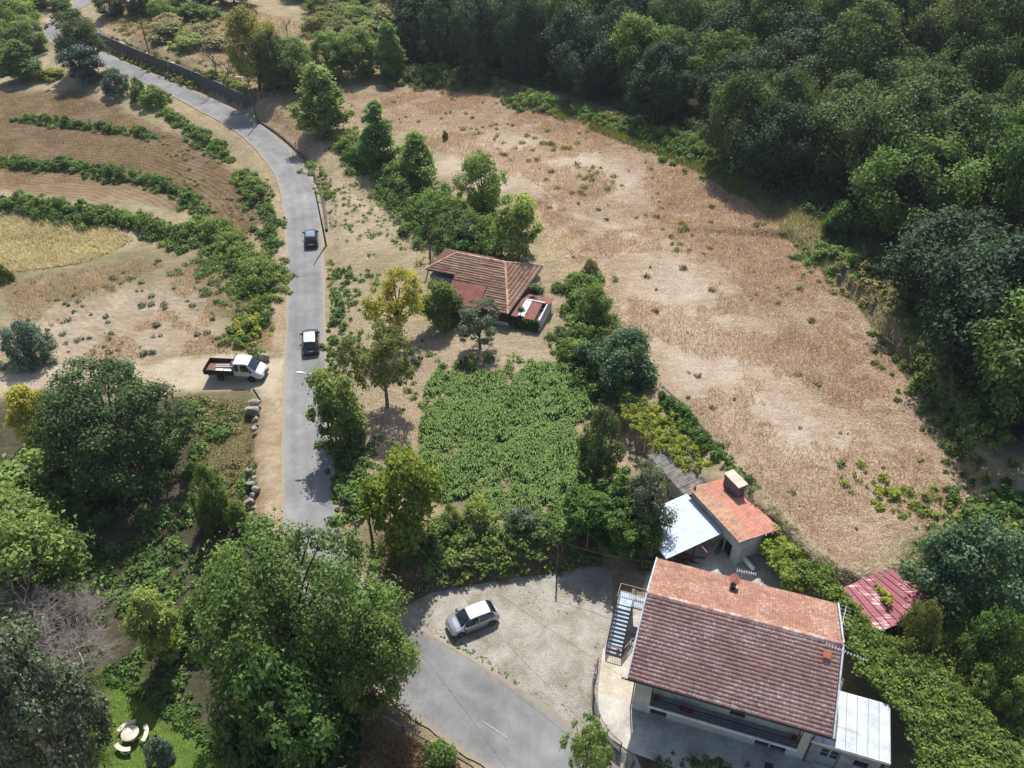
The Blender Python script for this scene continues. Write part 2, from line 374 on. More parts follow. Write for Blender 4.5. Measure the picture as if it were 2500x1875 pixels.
paint('brown', [(720,210),(900,180),(1080,200),(1300,270),(1500,330),(1640,420),(1700,520),(1850,650),(1960,800),(2060,960),(2140,1040),(2110,1110),(1950,1180),(1870,1260),(1800,1215),(1640,1060),(1500,900),(1390,760),(1330,650),(1240,560),(1180,480),(1080,400),(900,300),(760,260)], 2)
paint('pale', [(960,300),(1150,290),(1290,330),(1400,390),(1380,430),(1250,400),(1150,420),(1000,400),(940,350)], 4, .85)
paint('dry', [(1380,480),(1500,520),(1560,620),(1700,780),(1800,900),(1950,1000),(2040,1060),(1900,1090),(1800,1130),(1640,1040),(1500,890),(1400,740),(1320,600),(1300,480)], 5, .9)
paint('pale', [(1420,620),(1520,640),(1620,760),(1720,880),(1850,980),(1800,1060),(1640,960),(1500,830),(1400,720)], 5, .9)
paint('brown', [(1560,430),(1660,520),(1800,680),(1920,820),(1880,830),(1750,740),(1600,600),(1500,480)], 3, .85)
paint('pale', [(1195,440),(1330,480),(1450,540),(1600,650),(1600,662),(1445,552),(1325,492),(1190,452)], .7, .7)
paint('pale', [(1195,462),(1320,502),(1440,562),(1590,672),(1588,682),(1436,574),(1315,512),(1190,472)], .7, .6)
paint('rust', [(1780,1130),(1900,1150),(1870,1240),(1790,1210)], 2, .6)
paint('stub', [(-80,190),(160,195),(300,250),(420,310),(540,390),(565,480),(520,520),(430,470),(300,400),(-80,330)], 1.2, 1, 1)
paint('stubpink', [(-80,340),(100,350),(330,380),(430,450),(400,455),(260,430),(-80,400)], 1.2, 1, 1)
paint('farm', [(-80,350),(200,375),(400,440),(300,440),(-80,400)], 1.2, .8, 1)
paint('corn', [(-80,460),(120,470),(260,500),(300,520),(180,570),(60,590),(-80,600)], 2)
paint('weedy', [(-80,600),(100,580),(300,540),(480,530),(590,600),(600,750),(560,770),(480,700),(300,640),(-80,690)], 2)
paint('soil', [(60,700),(200,640),(340,610),(440,640),(490,720),(480,770),(330,770),(120,790)], 3, .9, .5)
paint('green', [(430,480),(560,530),(590,600),(590,700),(520,740),(470,640)], 2, .55)
paint('sand', [(-80,815),(60,800),(350,778),(450,772),(540,768),(590,785),(612,760),(614,900),(596,880),(560,852),(430,842),(250,832),(60,848),(-80,862)], .5)
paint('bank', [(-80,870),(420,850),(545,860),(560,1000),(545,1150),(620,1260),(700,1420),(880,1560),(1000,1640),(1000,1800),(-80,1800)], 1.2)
paint('weedy', [(420,850),(545,860),(555,980),(530,1060),(430,1050),(410,930)], 1.5, .9)
paint('verge', [(556,880),(600,890),(606,1150),(560,1150),(550,1000)], .5)
paint('verge', [(596,540),(614,540),(612,780),(590,780),(580,640)], .6)
paint('verge', [(560,400),(588,380),(605,430),(616,520),(612,560),(600,540),(596,470)], .5, .8)
paint('verge', [(790,1530),(840,1540),(1000,1640),(1060,1700),(980,1720),(900,1620)], .6)
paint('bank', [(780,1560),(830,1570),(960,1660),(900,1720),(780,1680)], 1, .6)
paint('lawn', [(215,1450),(300,1470),(360,1540),(460,1610),(560,1720),(200,1760),(180,1600)], 1)
paint('drygreen', [(690,350),(860,330),(900,430),(880,520),(800,560),(715,560),(705,450)], 1.5)
paint('pale', [(720,400),(820,400),(880,480),(820,530),(730,520)], 3, .5)
paint('rust', [(560,240),(700,230),(760,330),(690,350),(600,290)], 1.5, .8)
paint('soil', [(900,720),(1080,700),(1200,740),(1200,790),(1020,790),(960,800),(950,900),(900,960),(800,1010),(790,920),(860,830)], 2, .8)
paint('rust', [(780,960),(900,900),(960,800),(1000,800),(900,1060),(890,1130),(800,1080)], 3, .6)
paint('soil', [(1180,590),(1260,620),(1240,700),(1190,740),(1170,660)], 2, .8)
paint('weedy', [(930,850),(1010,800),(1210,800),(1260,900),(1290,1060),(1230,1110),(950,1110),(920,960)], 2, .9)
paint('soil', [(1326,960),(1352,960),(1345,1090),(1322,1090)], .5)
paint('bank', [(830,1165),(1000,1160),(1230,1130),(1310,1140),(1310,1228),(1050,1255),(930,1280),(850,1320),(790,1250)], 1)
paint('rust', [(900,1110),(960,1100),(960,1150),(900,1150)], 1, .9)
paint('ash', [(890,1290),(925,1262),(960,1268),(985,1300),(940,1320),(900,1325)], .8, .8)
paint('stub', [(250,60),(420,130),(480,180),(430,190),(300,130)], 2, .9)
paint('green', [(-80,120),(60,150),(120,90),(90,30),(-80,20)], 3)
paint('verge', [(84,92),(78,62),(100,40),(112,36),(94,64),(104,90)], .8)
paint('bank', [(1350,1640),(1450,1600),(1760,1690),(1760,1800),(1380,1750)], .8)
paint('weedy', [(1960,1180),(2110,1080),(2300,1100),(2400,1700),(1850,1700),(1820,1330),(1870,1260)], 2)
paint('soil', [(2160,1500),(2300,1560),(2300,1640),(2180,1590)], 1)
rowc = seg_dist(TP, [(p.x, p.y) for p in GPOLY([(-80,340),(40,350),(170,365),(280,375),(380,410),(440,450),(500,560)])])
fi = np.arange(len(TP)).reshape(TX.shape)
TF = np.stack([fi[:-1, :-1], fi[:-1, 1:], fi[1:, 1:], fi[1:, :-1]], -1).reshape(-1, 4)
tme = np_mesh('ground', np.column_stack([TP, TZ]), TF, cols={'colour_a': CA, 'colour_b': CB, 'rowc': rowc, 'rowamt': ROW}, smooth_=True)

def ground_material():
    m, nt, N, L, b = mat_new('ground_cover')
    tc = N.new('ShaderNodeTexCoord'); v = tc.outputs['Object']
    def attr(n):
        a = N.new('ShaderNodeAttribute'); a.attribute_name = n; return a
    ca, cb, rc, ra = attr('colour_a'), attr('colour_b'), attr('rowc'), attr('rowamt')
    n1 = noise(N, L, .22, 4, .68, v, .6); n2 = noise(N, L, 1.5, 4, .75, v, 1.2); n3 = noise(N, L, 8, 3, .75, v, .8)
    s = math_(N, L, 'ADD', math_(N, L, 'MULTIPLY', n1.outputs[0], .9), math_(N, L, 'MULTIPLY', n2.outputs[0], .75))
    mp = N.new('ShaderNodeMapping'); mp.inputs['Rotation'].default_value = (0, 0, .75); mp.inputs['Scale'].default_value = (.35, 1.5, 1); L.new(v, mp.inputs[0])
    n4 = noise(N, L, 1.1, 3, .65, mp.outputs[0], .8)
    s = math_(N, L, 'ADD', s, math_(N, L, 'MULTIPLY', n3.outputs[0], .4)); s = math_(N, L, 'ADD', s, math_(N, L, 'MULTIPLY_ADD', n4.outputs[0], .7, -.3))
    fac = ramp(N, [(.41, (0, 0, 0, 1)), (.59, (1, 1, 1, 1))]); L.new(math_(N, L, 'MULTIPLY', s, .465), fac.inputs[0])
    wv = math_(N, L, 'SINE', math_(N, L, 'MULTIPLY_ADD', rc.outputs['Fac'], 7.4, math_(N, L, 'MULTIPLY', n2.outputs[0], 3.0)))
    wv = math_(N, L, 'MULTIPLY', wv, math_(N, L, 'MULTIPLY', ra.outputs['Fac'], .3))
    f2 = math_(N, L, 'ADD', fac.outputs[0], wv, clamp=True)
    c = mixc(N, L, f2, ca.outputs['Color'], cb.outputs['Color'])
    g = ramp(N, [(.28, (.62, .6, .58, 1)), (.52, (1, 1, 1, 1)), (.75, (1.15, 1.13, 1.1, 1))]); L.new(n3.outputs[0], g.inputs[0])
    c = mixc(N, L, .85, c, g.outputs[0], 'MULTIPLY')
    L.new(mixc(N, L, 1.0, c, (.70, .70, .70, 1), 'MULTIPLY'), b.inputs['Base Color'])
    b.inputs['Roughness'].default_value = .95; b.inputs['Specular IOR Level'].default_value = .1
    bp = N.new('ShaderNodeBump'); bp.inputs['Strength'].default_value = .9; bp.inputs['Distance'].default_value = .16
    L.new(n3.outputs[0], bp.inputs['Height']); L.new(bp.outputs[0], b.inputs['Normal'])
    return m
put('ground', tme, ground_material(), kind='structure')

# ------------------------------------------------------------------ strips: road, lot, yard, water
def strip(name, A, B, mat, nx=8, dz=.0, drape=False, ragged=0.0, zf=None, **tags):
    n = max(len(A), len(B))
    def res(P, n):
        P = [Vector(p) for p in P]; ln = [0]
        for i in range(1, len(P)): ln.append(ln[-1]+(P[i]-P[i-1]).length)
        out = []
        for i in range(n):
            t = ln[-1]*i/(n-1); j = max(k for k in range(len(ln)) if ln[k] <= t+1e-6); j = min(j, len(P)-2)
            f = (t-ln[j])/max(ln[j+1]-ln[j], 1e-6); out.append(P[j].lerp(P[j+1], f))
        return out
    if len(A) != len(B): A = res(A, n*3); B = res(B, n*3); n = n*3
    V = []; E = []
    for i in range(n):
        for j in range(nx+1):
            p = Vector(A[i]).lerp(Vector(B[i]), j/nx); d = (Vector(B[i])-Vector(A[i])).normalized()
            if ragged and j in (0, nx): p = p+d*(ragged*(float(fbm(np.array([p.x*1.9]), np.array([p.y*1.9]), 3)[0])-.5)*2)
            if drape: p.z = hz(p.x, p.y)
            if zf: p.z = float(zf(p.y))
            V.append((p.x, p.y, p.z+dz)); E.append(min(j, nx-j)/(nx/2))
    F = [(i*(nx+1)+j, i*(nx+1)+j+1, (i+1)*(nx+1)+j+1, (i+1)*(nx+1)+j) for i in range(n-1) for j in range(nx)]
    me = np_mesh(name, V, F, cols={'edge': np.array(E), 'across': np.array([(k % (nx+1))/nx for k in range(len(V))])}, smooth_=True)
    if me.polygons[0].normal.z < 0: me.flip_normals()
    return put(name, me, mat, **tags)
def asphalt():
    m, nt, N, L, b = mat_new('asphalt')
    tc = N.new('ShaderNodeTexCoord'); v = tc.outputs['Object']
    n1 = noise(N, L, .35, 5, .6, v, .4); n2 = noise(N, L, 40, 2, .8, v); n3 = noise(N, L, 2.2, 4, .65, v)
    r = ramp(N, [(.3, lin('7f7e7c')), (.5, lin('908f8d')), (.7, lin('a09f9c'))]); L.new(n1.outputs[0], r.inputs[0])
    nl = noise(N, L, .06, 2, .5, v); rl = ramp(N, [(.35, (.86, .86, .87, 1)), (.65, (1.1, 1.1, 1.08, 1))]); L.new(nl.outputs[0], rl.inputs[0])
    ac = N.new('ShaderNodeAttribute'); ac.attribute_name = 'across'
    wt = math_(N, L, 'ABSOLUTE', math_(N, L, 'SUBTRACT', math_(N, L, 'FRACT', math_(N, L, 'MULTIPLY', ac.outputs['Fac'], 4.0)), .5))
    wr = ramp(N, [(.05, (1.05, 1.05, 1.05, 1)), (.5, (.93, .93, .935, 1))]); L.new(wt, wr.inputs[0])
    c = mixc(N, L, .8, r.outputs[0], wr.outputs[0], 'MULTIPLY'); c = mixc(N, L, 1.0, c, rl.outputs[0], 'MULTIPLY')
    g = ramp(N, [(.25, (.8, .8, .8, 1)), (.75, (1.14, 1.14, 1.14, 1))]); L.new(n2.outputs[0], g.inputs[0])
    c = mixc(N, L, .7, c, g.outputs[0], 'MULTIPLY')
    vo = N.new('ShaderNodeTexVoronoi'); vo.feature = 'DISTANCE_TO_EDGE'; vo.inputs['Scale'].default_value = .8; vo.inputs['Randomness'].default_value = 1
    dn = N.new('ShaderNodeVectorMath'); dn.operation = 'ADD'; L.new(v, dn.inputs[0])
    nv = noise(N, L, 1.6, 3, .6, v); sc = N.new('ShaderNodeVectorMath'); sc.operation = 'SCALE'; sc.inputs['Scale'].default_value = 1.4
    L.new(nv.outputs['Color'], sc.inputs[0]); L.new(sc.outputs[0], dn.inputs[1]); L.new(dn.outputs[0], vo.inputs['Vector'])
    ck = ramp(N, [(.0, (.5, .5, .5, 1)), (.02, (1, 1, 1, 1))]); L.new(vo.outputs['Distance'], ck.inputs[0])
    msk = ramp(N, [(.4, (0, 0, 0, 1)), (.55, (1, 1, 1, 1))]); L.new(noise(N, L, .12, 3, .5, v).outputs[0], msk.inputs[0])
    c = mixc(N, L, msk.outputs[0], c, mixc(N, L, .6, c, ck.outputs[0], 'MULTIPLY'))
    ed = N.new('ShaderNodeAttribute'); ed.attribute_name = 'edge'
    er = ramp(N, [(.0, (1, 1, 1, 1)), (.2, (0, 0, 0, 1))]); L.new(math_(N, L, 'ADD', ed.outputs['Fac'], math_(N, L, 'MULTIPLY_ADD', n3.outputs[0], .5, -.27)), er.inputs[0])
    c = mixc(N, L, er.outputs[0], c, lin('a89a86'))
    L.new(mixc(N, L, 1.0, c, (.72, .72, .725, 1), 'MULTIPLY'), b.inputs['Base Color']); b.inputs['Roughness'].default_value = .85; b.inputs['Specular IOR Level'].default_value = .25
    bp = N.new('ShaderNodeBump'); bp.inputs['Strength'].default_value = .35; bp.inputs['Distance'].default_value = .02
    L.new(n2.outputs[0], bp.inputs['Height']); L.new(bp.outputs[0], b.inputs['Normal']); return m
MAT_ASPH = asphalt()
strip('road', RL, RR, MAT_ASPH, nx=16, dz=.0, ragged=.14, zf=roadz, kind='structure')
def gravel():
    m, nt, N, L, b = mat_new('gravel'); tc = N.new('ShaderNodeTexCoord'); v = tc.outputs['Object']
    n1 = noise(N, L, .5, 5, .65, v, .5); r = ramp(N, [(.34, lin('c6c2b8')), (.52, lin('b3ada1')), (.68, lin('989081'))]); L.new(n1.outputs[0], r.inputs[0])
    n2 = noise(N, L, 7, 5, .8, v); g = ramp(N, [(.3, (.48, .46, .42, 1)), (.47, (1, 1, 1, 1)), (.72, (1.18, 1.17, 1.15, 1))]); L.new(n2.outputs[0], g.inputs[0])
    vo = N.new('ShaderNodeTexVoronoi'); vo.inputs['Scale'].default_value = 11; L.new(v, vo.inputs['Vector'])
    g2 = ramp(N, [(0, (1.15, 1.15, 1.15, 1)), (.6, (.78, .76, .72, 1))]); L.new(vo.outputs['Distance'], g2.inputs[0])
    c = mixc(N, L, .9, r.outputs[0], g.outputs[0], 'MULTIPLY'); c = mixc(N, L, .8, c, g2.outputs[0], 'MULTIPLY')
    L.new(mixc(N, L, 1.0, c, (.74, .74, .74, 1), 'MULTIPLY'), b.inputs['Base Color']); b.inputs['Roughness'].default_value = .95; b.inputs['Specular IOR Level'].default_value = .15
    bp = N.new('ShaderNodeBump'); bp.inputs['Strength'].default_value = .8; bp.inputs['Distance'].default_value = .05
    L.new(math_(N, L, 'ADD', n2.outputs[0], vo.outputs['Distance']), bp.inputs['Height']); L.new(bp.outputs[0], b.inputs['Normal']); return m
lotA = catmull([D(862,1327,0), D(932,1369,0), D(1030,1432,-.2), D(1138,1500,-.6), D(1235,1572,-1.1), D(1330,1657,-1.5), D(1400,1720,-1.6)], 8)
lotB = catmull([D(866,1318,0), D(930,1283,0), D(1050,1260,0), D(1180,1240,0), D(1308,1228,0), D(1322,1300,0), D(1316,1420,0), D(1312,1480,-.1), D(1320,1545,-.65), D(1346,1610,-1.2), D(1410,1700,-1.5)], 8)
strip('gravel_lot', lotA, lotB, gravel(), nx=24, dz=.035, drape=True, ragged=.1, kind='structure')
CONC = M('concrete', lin('b9b4a8'), .9, lin('8d8a82'), .6, bump=.4, bscale=14)
CONC_PALE = M('concrete_pale', lin('c9c0b0'), .9, lin('a89c88'), .5, bump=.35, bscale=14)
strip('yard_floor', [HL(-.8,10.2,.2), HL(4,10.2,.2), HL(9,10.3,.2), HL(13.2,10.2,.2)], [D(1420,1170,.2), D(1500,1130,.2), D(1600,1180,.2), D(1700,1235,.2)], CONC, nx=6, dz=.06, kind='structure')
strip('ramp', [HL(-2.5,5.0,-.06), HL(-2.3,3.4,-.2), HL(-2.0,1.4,-.42)], [HL(.5,5.0,-.06), HL(.5,3.4,-.2), HL(.5,1.4,-.42)], CONC_PALE, nx=6, dz=.05, kind='structure')
strip('patio', [HL(-2.0,1.5,-.4), HL(-1.5,-.3,-.4), HL(-.7,-1.4,-.4), HL(1.2,-2.1,-.4), HL(6,-2.3,-.4), HL(12.2,-2.3,-.4), HL(17.4,-2.1,-.4)], [HL(.5,1.5,-.4), HL(.7,1.4,-.4), HL(1.2,1.3,-.4), HL(2.2,1.2,-.4), HL(6,1.2,-.4), HL(12.2,1.2,-.4), HL(17.4,1.2,-.4)], CONC, nx=6, dz=.04, kind='structure')
strip('stair_court', [HL(-2.4,5.0,-.06), HL(-2.4,7,-.05), HL(-2.4,9.6,-.0)], [HL(.5,5.0,-.06), HL(.5,7,-.05), HL(.5,9.6,-.0)], CONC, nx=5, dz=.06, kind='structure')
# faded centre line dash
p0, p1 = PX(1177, 1763, -.84), PX(1240, 1804, -1.0)
p0.z = float(roadz(p0.y)); p1.z = float(roadz(p1.y))
dv = (p1-p0).normalized(); sv = Vector((-dv.y, dv.x, 0))*.03
MB().quad(p0-sv+Vector((0, 0, .03)), p1-sv+Vector((0, 0, .03)), p1+sv+Vector((0, 0, .03)), p0+sv+Vector((0, 0, .03))).build('road_marking', M('worn_paint', lin('b4b2ac'), .8, lin('949390'), 5), kind='structure')
# stream in the ditch
WATER = plain('stream_water', lin('2b3233'), .12, 0, .6)
st = [G(x, y) for x, y in ((232,1455),(290,1475),(335,1505),(380,1540),(440,1585),(500,1640),(560,1710))]
sA = [p+Vector((-.1, -.1, 0)) for p in st]; sB = [p+Vector((.2, .18, 0)) for p in st]
strip('stream', catmull(sA, 4), catmull(sB, 4), WATER, nx=3, dz=.05, drape=True, kind='structure')

# ------------------------------------------------------------------ building materials
def tile_mat(name, c0, c1, lich, amt=.5):
    m, nt, N, L, b = mat_new(name); _mats[name] = m
    at = N.new('ShaderNodeAttribute'); at.attribute_name = 'tint'
    geo = N.new('ShaderNodeNewGeometry'); v = geo.outputs['Position']
    r = ramp(N, [(0, c0), (1, c1)]); L.new(at.outputs['Fac'], r.inputs[0])
    n1 = noise(N, L, 5.5, 4, .75, v); n0 = noise(N, L, .5, 3, .6, v)
    s = math_(N, L, 'ADD', n1.outputs[0], math_(N, L, 'MULTIPLY_ADD', n0.outputs[0], .35, -.17))
    s = math_(N, L, 'ADD', s, math_(N, L, 'MULTIPLY_ADD', at.outputs['Fac'], .14, -.07))
    f = ramp(N, [(.52, (0, 0, 0, 1)), (.66, (amt,)*3+(1,))]); L.new(s, f.inputs[0])
    c = mixc(N, L, f.outputs[0], r.outputs[0], lich)
    dk = ramp(N, [(.3, (.62, .6, .6, 1)), (.55, (1, 1, 1, 1))]); L.new(noise(N, L, .8, 4, .7, v).outputs[0], dk.inputs[0])
    L.new(mixc(N, L, .8, c, dk.outputs[0], 'MULTIPLY'), b.inputs['Base Color']); b.inputs['Roughness'].default_value = .9; b.inputs['Specular IOR Level'].default_value = .2
    return m
TILE_F = tile_mat('tile_brown', lin('a37a6e'), lin('b58f84'), lin('dccabf'), .6)
TILE_R = tile_mat('tile_orange', lin('8d6555'), lin('a37d6c'), lin('c8b29c'), .6)
TILE_O = tile_mat('tile_old', lin('ab8068'), lin('c59f86'), lin('d0bda6'), .5)
TILE_N = tile_mat('tile_new', lin('bf8470'), lin('cb9683'), lin('d6ad9c'), .3)
STUCCO = M('stucco', lin('c6c5b6'), .9, lin('a9a99c'), .8, bump=.15, bscale=25)
PLASTER = M('plaster_blue_grey', lin('b4bcc0'), .9, lin('8f9699'), .7, bump=.2, bscale=20)
WALLW = M('white_wall', lin('d0d2d2'), .9, lin('a5a9aa'), .8, bump=.15)
GREYW = M('grey_render', lin('98999a'), .9, lin('727475'), 1.2, bump=.3)
WHITE = M('white_trim', lin('d8d8d4'), .6, lin('b4b6b6'), 2)
DARK = plain('dark_interior', lin('1d1d1f'), .9)
IRON = plain('black_iron', lin('26272b'), .5, .3)
BRONZE = plain('brown_steel', lin('4a3532'), .5, .3)
GLASS = plain('window_glass', lin('20262b'), .08, 0, .8)
RUST = M('rusty_sheet', lin('824e40'), .85, lin('613f37'), .9, bump=.1, streak=(1, 1, 1))
RUST2 = M('red_oxide_sheet', lin('844e45'), .8, lin('6d423c'), 1.2)
ASB = M('fibre_cement', lin('8f8a85'), .95, lin('55504c'), 1.6, bump=.3)
ZINC = M('white_sheet', lin('bfc5c8'), .55, lin('9ea6ab'), .9, spec=.4, bump=.1)
CORRW = M('pale_sheet', lin('b3bfc7'), .5, lin('98a5ae'), .6, spec=.4)
REDM = M('red_painted_sheet', lin('98404f'), .6, lin('8a3543'), .5, spec=.4)
WOODD = M('dark_planks', lin('4b3d36'), .9, lin('2e2724'), 2, bump=.4, streak=(6, 6, .6))
WOODG = M('grey_wood', lin('7b746c'), .9, lin('564f49'), 2, bump=.3)
STONE = M('granite', lin('a49c90'), .95, lin('6f6960'), 1.1, bump=.7, bscale=6)
STONE_W = M('wall_granite', lin('5d5956'), .95, lin('413e3c'), 1.6, bump=.8, bscale=5)
PVC = plain('white_plastic', lin('e4e4e2'), .4)
TERRA = M('terracotta', lin('a05b42'), .85, lin('84503f'), 5)

def quad_np(o, u, v, n, L_, W_, nx, hump, lift):
    """one fluted roof tile in roof coordinates, drawn from its low end upwards"""
    V = []; F = []
    for j, (s, h) in enumerate(((0, lift), (L_, .0))):
        for i in range(nx+1):
            x = W_*i/nx; V.append((x, s, h+hump*(.5-.5*math.cos(2*math.pi*2*i/nx))))
    for i in range(nx): F.append((i, i+1, nx+2+i, nx+1+i))
    b0 = len(V)
    for i in range(nx+1): V.append((W_*i/nx, .0, -.02))
    for i in range(nx): F.append((b0+i, b0+i+1, i+1, i))
    return np.array(V), np.array(F)
def tile_roof(parent, o, e_along, e_up, length, rise, mat, cols, rows, singles, seed, keep=None, name='roof_tile', hump=.035, lift=.06):
    """tiles laid on the plane o + x*e_along + s*e_up; the lowest rows are single parts, the rest one part"""
    rng = np.random.RandomState(seed); ea = Vector(e_along).normalized(); eu = Vector(e_up).normalized(); en = ea.cross(eu).normalized()
    if en.z < 0: en = -en
    W_ = length/cols; R_ = rise/rows; TV, TF_ = quad_np(0, 0, 0, 0, R_*1.16, W_*.985, 8, hump, lift)
    TV[:, 2] += .03
    R3 = np.array([tuple(ea), tuple(eu), tuple(en)]); TW = TV@R3
    metas = []
    for k in range(10):
        mm = np_mesh(name, TW, TF_, tint=np.full(len(TF_), k/9)); mm.materials.append(mat); metas.append(mm)
    AV = []; AF = []; AT = []; cnt = 0; n = 0
    for r in range(rows):
        for c in range(cols):
            x = c*W_; s = r*R_
            if keep and not keep(x+W_/2, s+R_/2): continue
            p = np.array(tuple(Vector(o)+ea*x+eu*s))+np.array(tuple(en))*(rng.normal(0, .006)+.05*(float(vnoise(c*.11+seed*3, r*.13))-.5))
            t = float(np.clip(.5+rng.normal(0, .14)+.5*(vnoise(c*.13+seed, r*.22)-.5), 0, 1))
            if cnt < singles:
                ob = put(name, metas[int(t*9.99)], None, parent, tuple(p)); cnt += 1
            else:
                AV.append(TW+p); AF.append(TF_+n); n += len(TW); AT += [t]*len(TF_)
    if AV:
        put(name+('' if rows == 1 else 's'), np_mesh(name+'s', np.concatenate(AV), np.concatenate(AF), tint=AT), mat, parent, kind='stuff')
def caps(parent, a, b, r, n, mat, name='ridge_tile', seed=1):
    a = Vector(a); b = Vector(b); d = (b-a)/n; rng = random.Random(seed)
    prof = 7; up = Vector((0, 0, 1)); side = d.normalized().cross(up).normalized(); upp = side.cross(d.normalized())
    ms = []
    for q in range(4):
        V = []; F = []
        for j, (t, k) in enumerate(((-.04, 1.0), (1.04, .86))):
            for i in range(prof+1):
                an = math.pi*i/prof; V.append(d*t+(side*math.cos(an)+upp*math.sin(an)*.8)*r*k)
        for i in range(prof): F.append((i, i+1, prof+2+i, prof+1+i))
        me = np_mesh(name, [tuple(v) for v in V], F, tint=np.full(len(F), q/3.), smooth_=True); me.materials.append(mat); ms.append(me)
    for i in range(n): put(name, rng.choice(ms), None, parent, tuple(a+d*i))
def wall_open(mb, a0, a1, z0, z1, b0, b1, ops):
    """wall from a0..a1, z0..z1, thickness b0..b1 with real openings (oa0, oa1, oz0, oz1)"""
    xs = sorted({a0, a1, *[o[0] for o in ops], *[o[1] for o in ops]}); zs = sorted({z0, z1, *[o[2] for o in ops], *[o[3] for o in ops]})
    for i in range(len(xs)-1):
        for j in range(len(zs)-1):
            cx_, cz_ = (xs[i]+xs[i+1])/2, (zs[j]+zs[j+1])/2
            if any(o[0] < cx_ < o[1] and o[2] < cz_ < o[3] for o in ops): continue
            x0, x1, y0, y1 = xs[i], xs[i+1], zs[j], zs[j+1]
            mb.quad((x0, b0, y0), (x1, b0, y0), (x1, b0, y1), (x0, b0, y1))
    for o in ops:
        x0, x1, y0, y1 = o
        mb.quad((x0, b0, y0), (x0, b0, y1), (x0, b1, y1), (x0, b1, y0)); mb.quad((x1, b0, y0), (x1, b1, y0), (x1, b1, y1), (x1, b0, y1))
        mb.quad((x0, b0, y1), (x1, b0, y1), (x1, b1, y1), (x0, b1, y1)); mb.quad((x0, b0, y0), (x0, b1, y0), (x1, b1, y0), (x1, b0, y0))
def sheet(mb, o, eu, ev, lu, lv, pitch, amp, thick=0):
    """corrugated sheet: corrugations run along ev"""
    o = Vector(o); eu = Vector(eu).normalized(); ev = Vector(ev).normalized(); n = eu.cross(ev).normalized()
    if n.z < 0: n = -n
    k = max(2, int(lu/pitch*4)); V = []; F = []
    for i in range(k+1):
        x = lu*i/k; h = amp*math.sin(2*math.pi*x/pitch)
        V += [o+eu*x+n*h, o+eu*x+ev*lv+n*h]
    for i in range(k): F.append((2*i, 2*i+2, 2*i+3, 2*i+1))
    mb.add(V, F, True)

# ------------------------------------------------------------------ farmhouse
HO = thing('farmhouse', 'two-storey farmhouse with mauve-brown and orange tiled roof and long balcony', 'house', A0, HA)
wb = MB()
OPS = [(1.85, 3.0, -.4, 1.75), (9.1, 11.15, -.4, 1.75), (3.2, 5.05, 2.38, 4.2), (7.0, 8.0, 2.38, 4.4)]
wall_open(wb, .55, 12.35, -.5, 4.95, 1.1, 1.42, OPS)
wb.quad((.55,1.1,-.5),(.55,9.9,-.5),(.55,9.9,4.9),(.55,1.1,4.95)); wb.quad((12.35,1.1,-.5),(12.35,1.1,4.95),(12.35,9.9,4.9),(12.35,9.9,-.5))
wb.quad((.55,9.9,-.5),(12.35,9.9,-.5),(12.35,9.9,4.9),(.55,9.9,4.9))
for a in (.55, 12.35): wb.add([(a,1.1,4.95),(a,9.9,4.9),(a,5.65,6.75)], [(0,1,2)])
wb.build('wall', STUCCO, HO)
MB().box((.7,1.44,-.45),(12.2,1.5,4.8)).build('interior', DARK, HO)
# roof deck
EAVE, RIDGE, REAR = (0.0, 5.0), (5.65, 7.0), (10.45, 5.05)
rd = MB(); LEN = 13.1
for (b0, z0), (b1, z1) in ((EAVE, RIDGE), (RIDGE, REAR)):
    rd.slab((0.02,b0,z0-.1),(LEN-.02,b0,z0-.1),(LEN-.02,b1,z1-.1),(.02,b1,z1-.1), .08)
roof = rd.build('roof', plain('roof_deck', lin('4a3330'), .9), HO)
up = Vector((0, RIDGE[0]-EAVE[0], RIDGE[1]-EAVE[1])); tile_roof(HO, (.05, EAVE[0]-.05, EAVE[1]), (1, 0, 0), up, LEN-.1, up.length+.02, TILE_F, 58, 22, 300, 3, name='roof_tile', hump=.024, lift=.055)
up2 = Vector((0, RIDGE[0]-REAR[0], RIDGE[1]-REAR[1])); tile_roof(HO, (.05, REAR[0], REAR[1]), (1, 0, 0), up2, LEN-.1, up2.length+.02, TILE_R, 58, 18, 0, 9, name='rear_roof_tile', lift=.04)
caps(HO, (0, 5.66, 7.0), (LEN, 5.66, 7.0), .17, 34, TILE_F)
for a in (-.06, LEN+.0):
    vb = MB()
    vb.slab((a, -.05, 4.86), (a+.11, -.05, 4.86), (a+.11, 5.65, 6.86), (a, 5.65, 6.86), .26)
    vb.slab((a, 5.65, 6.86), (a+.11, 5.65, 6.86), (a+.11, 10.45, 4.91), (a, 10.45, 4.91), .26)
    vb.build('verge_board', M('verge_grey', lin('b9bfc4'), .7, lin('8d9398'), 2), HO)
MB().tube([(-.35, -.09, 4.93), (LEN+.25, -.09, 4.93)], .06, 8).build('gutter', plain('gutter_brown', lin('4b3a3c'), .5), HO)
for a in (.48, 12.42):
    MB().tube([(a, -.05, 4.9), (a, .3, 4.6), (a, 1.0, 4.3), (a, 1.02, -.4)], .045, 8).build('downpipe', plain('pipe_grey', lin('4d5257'), .5), HO)
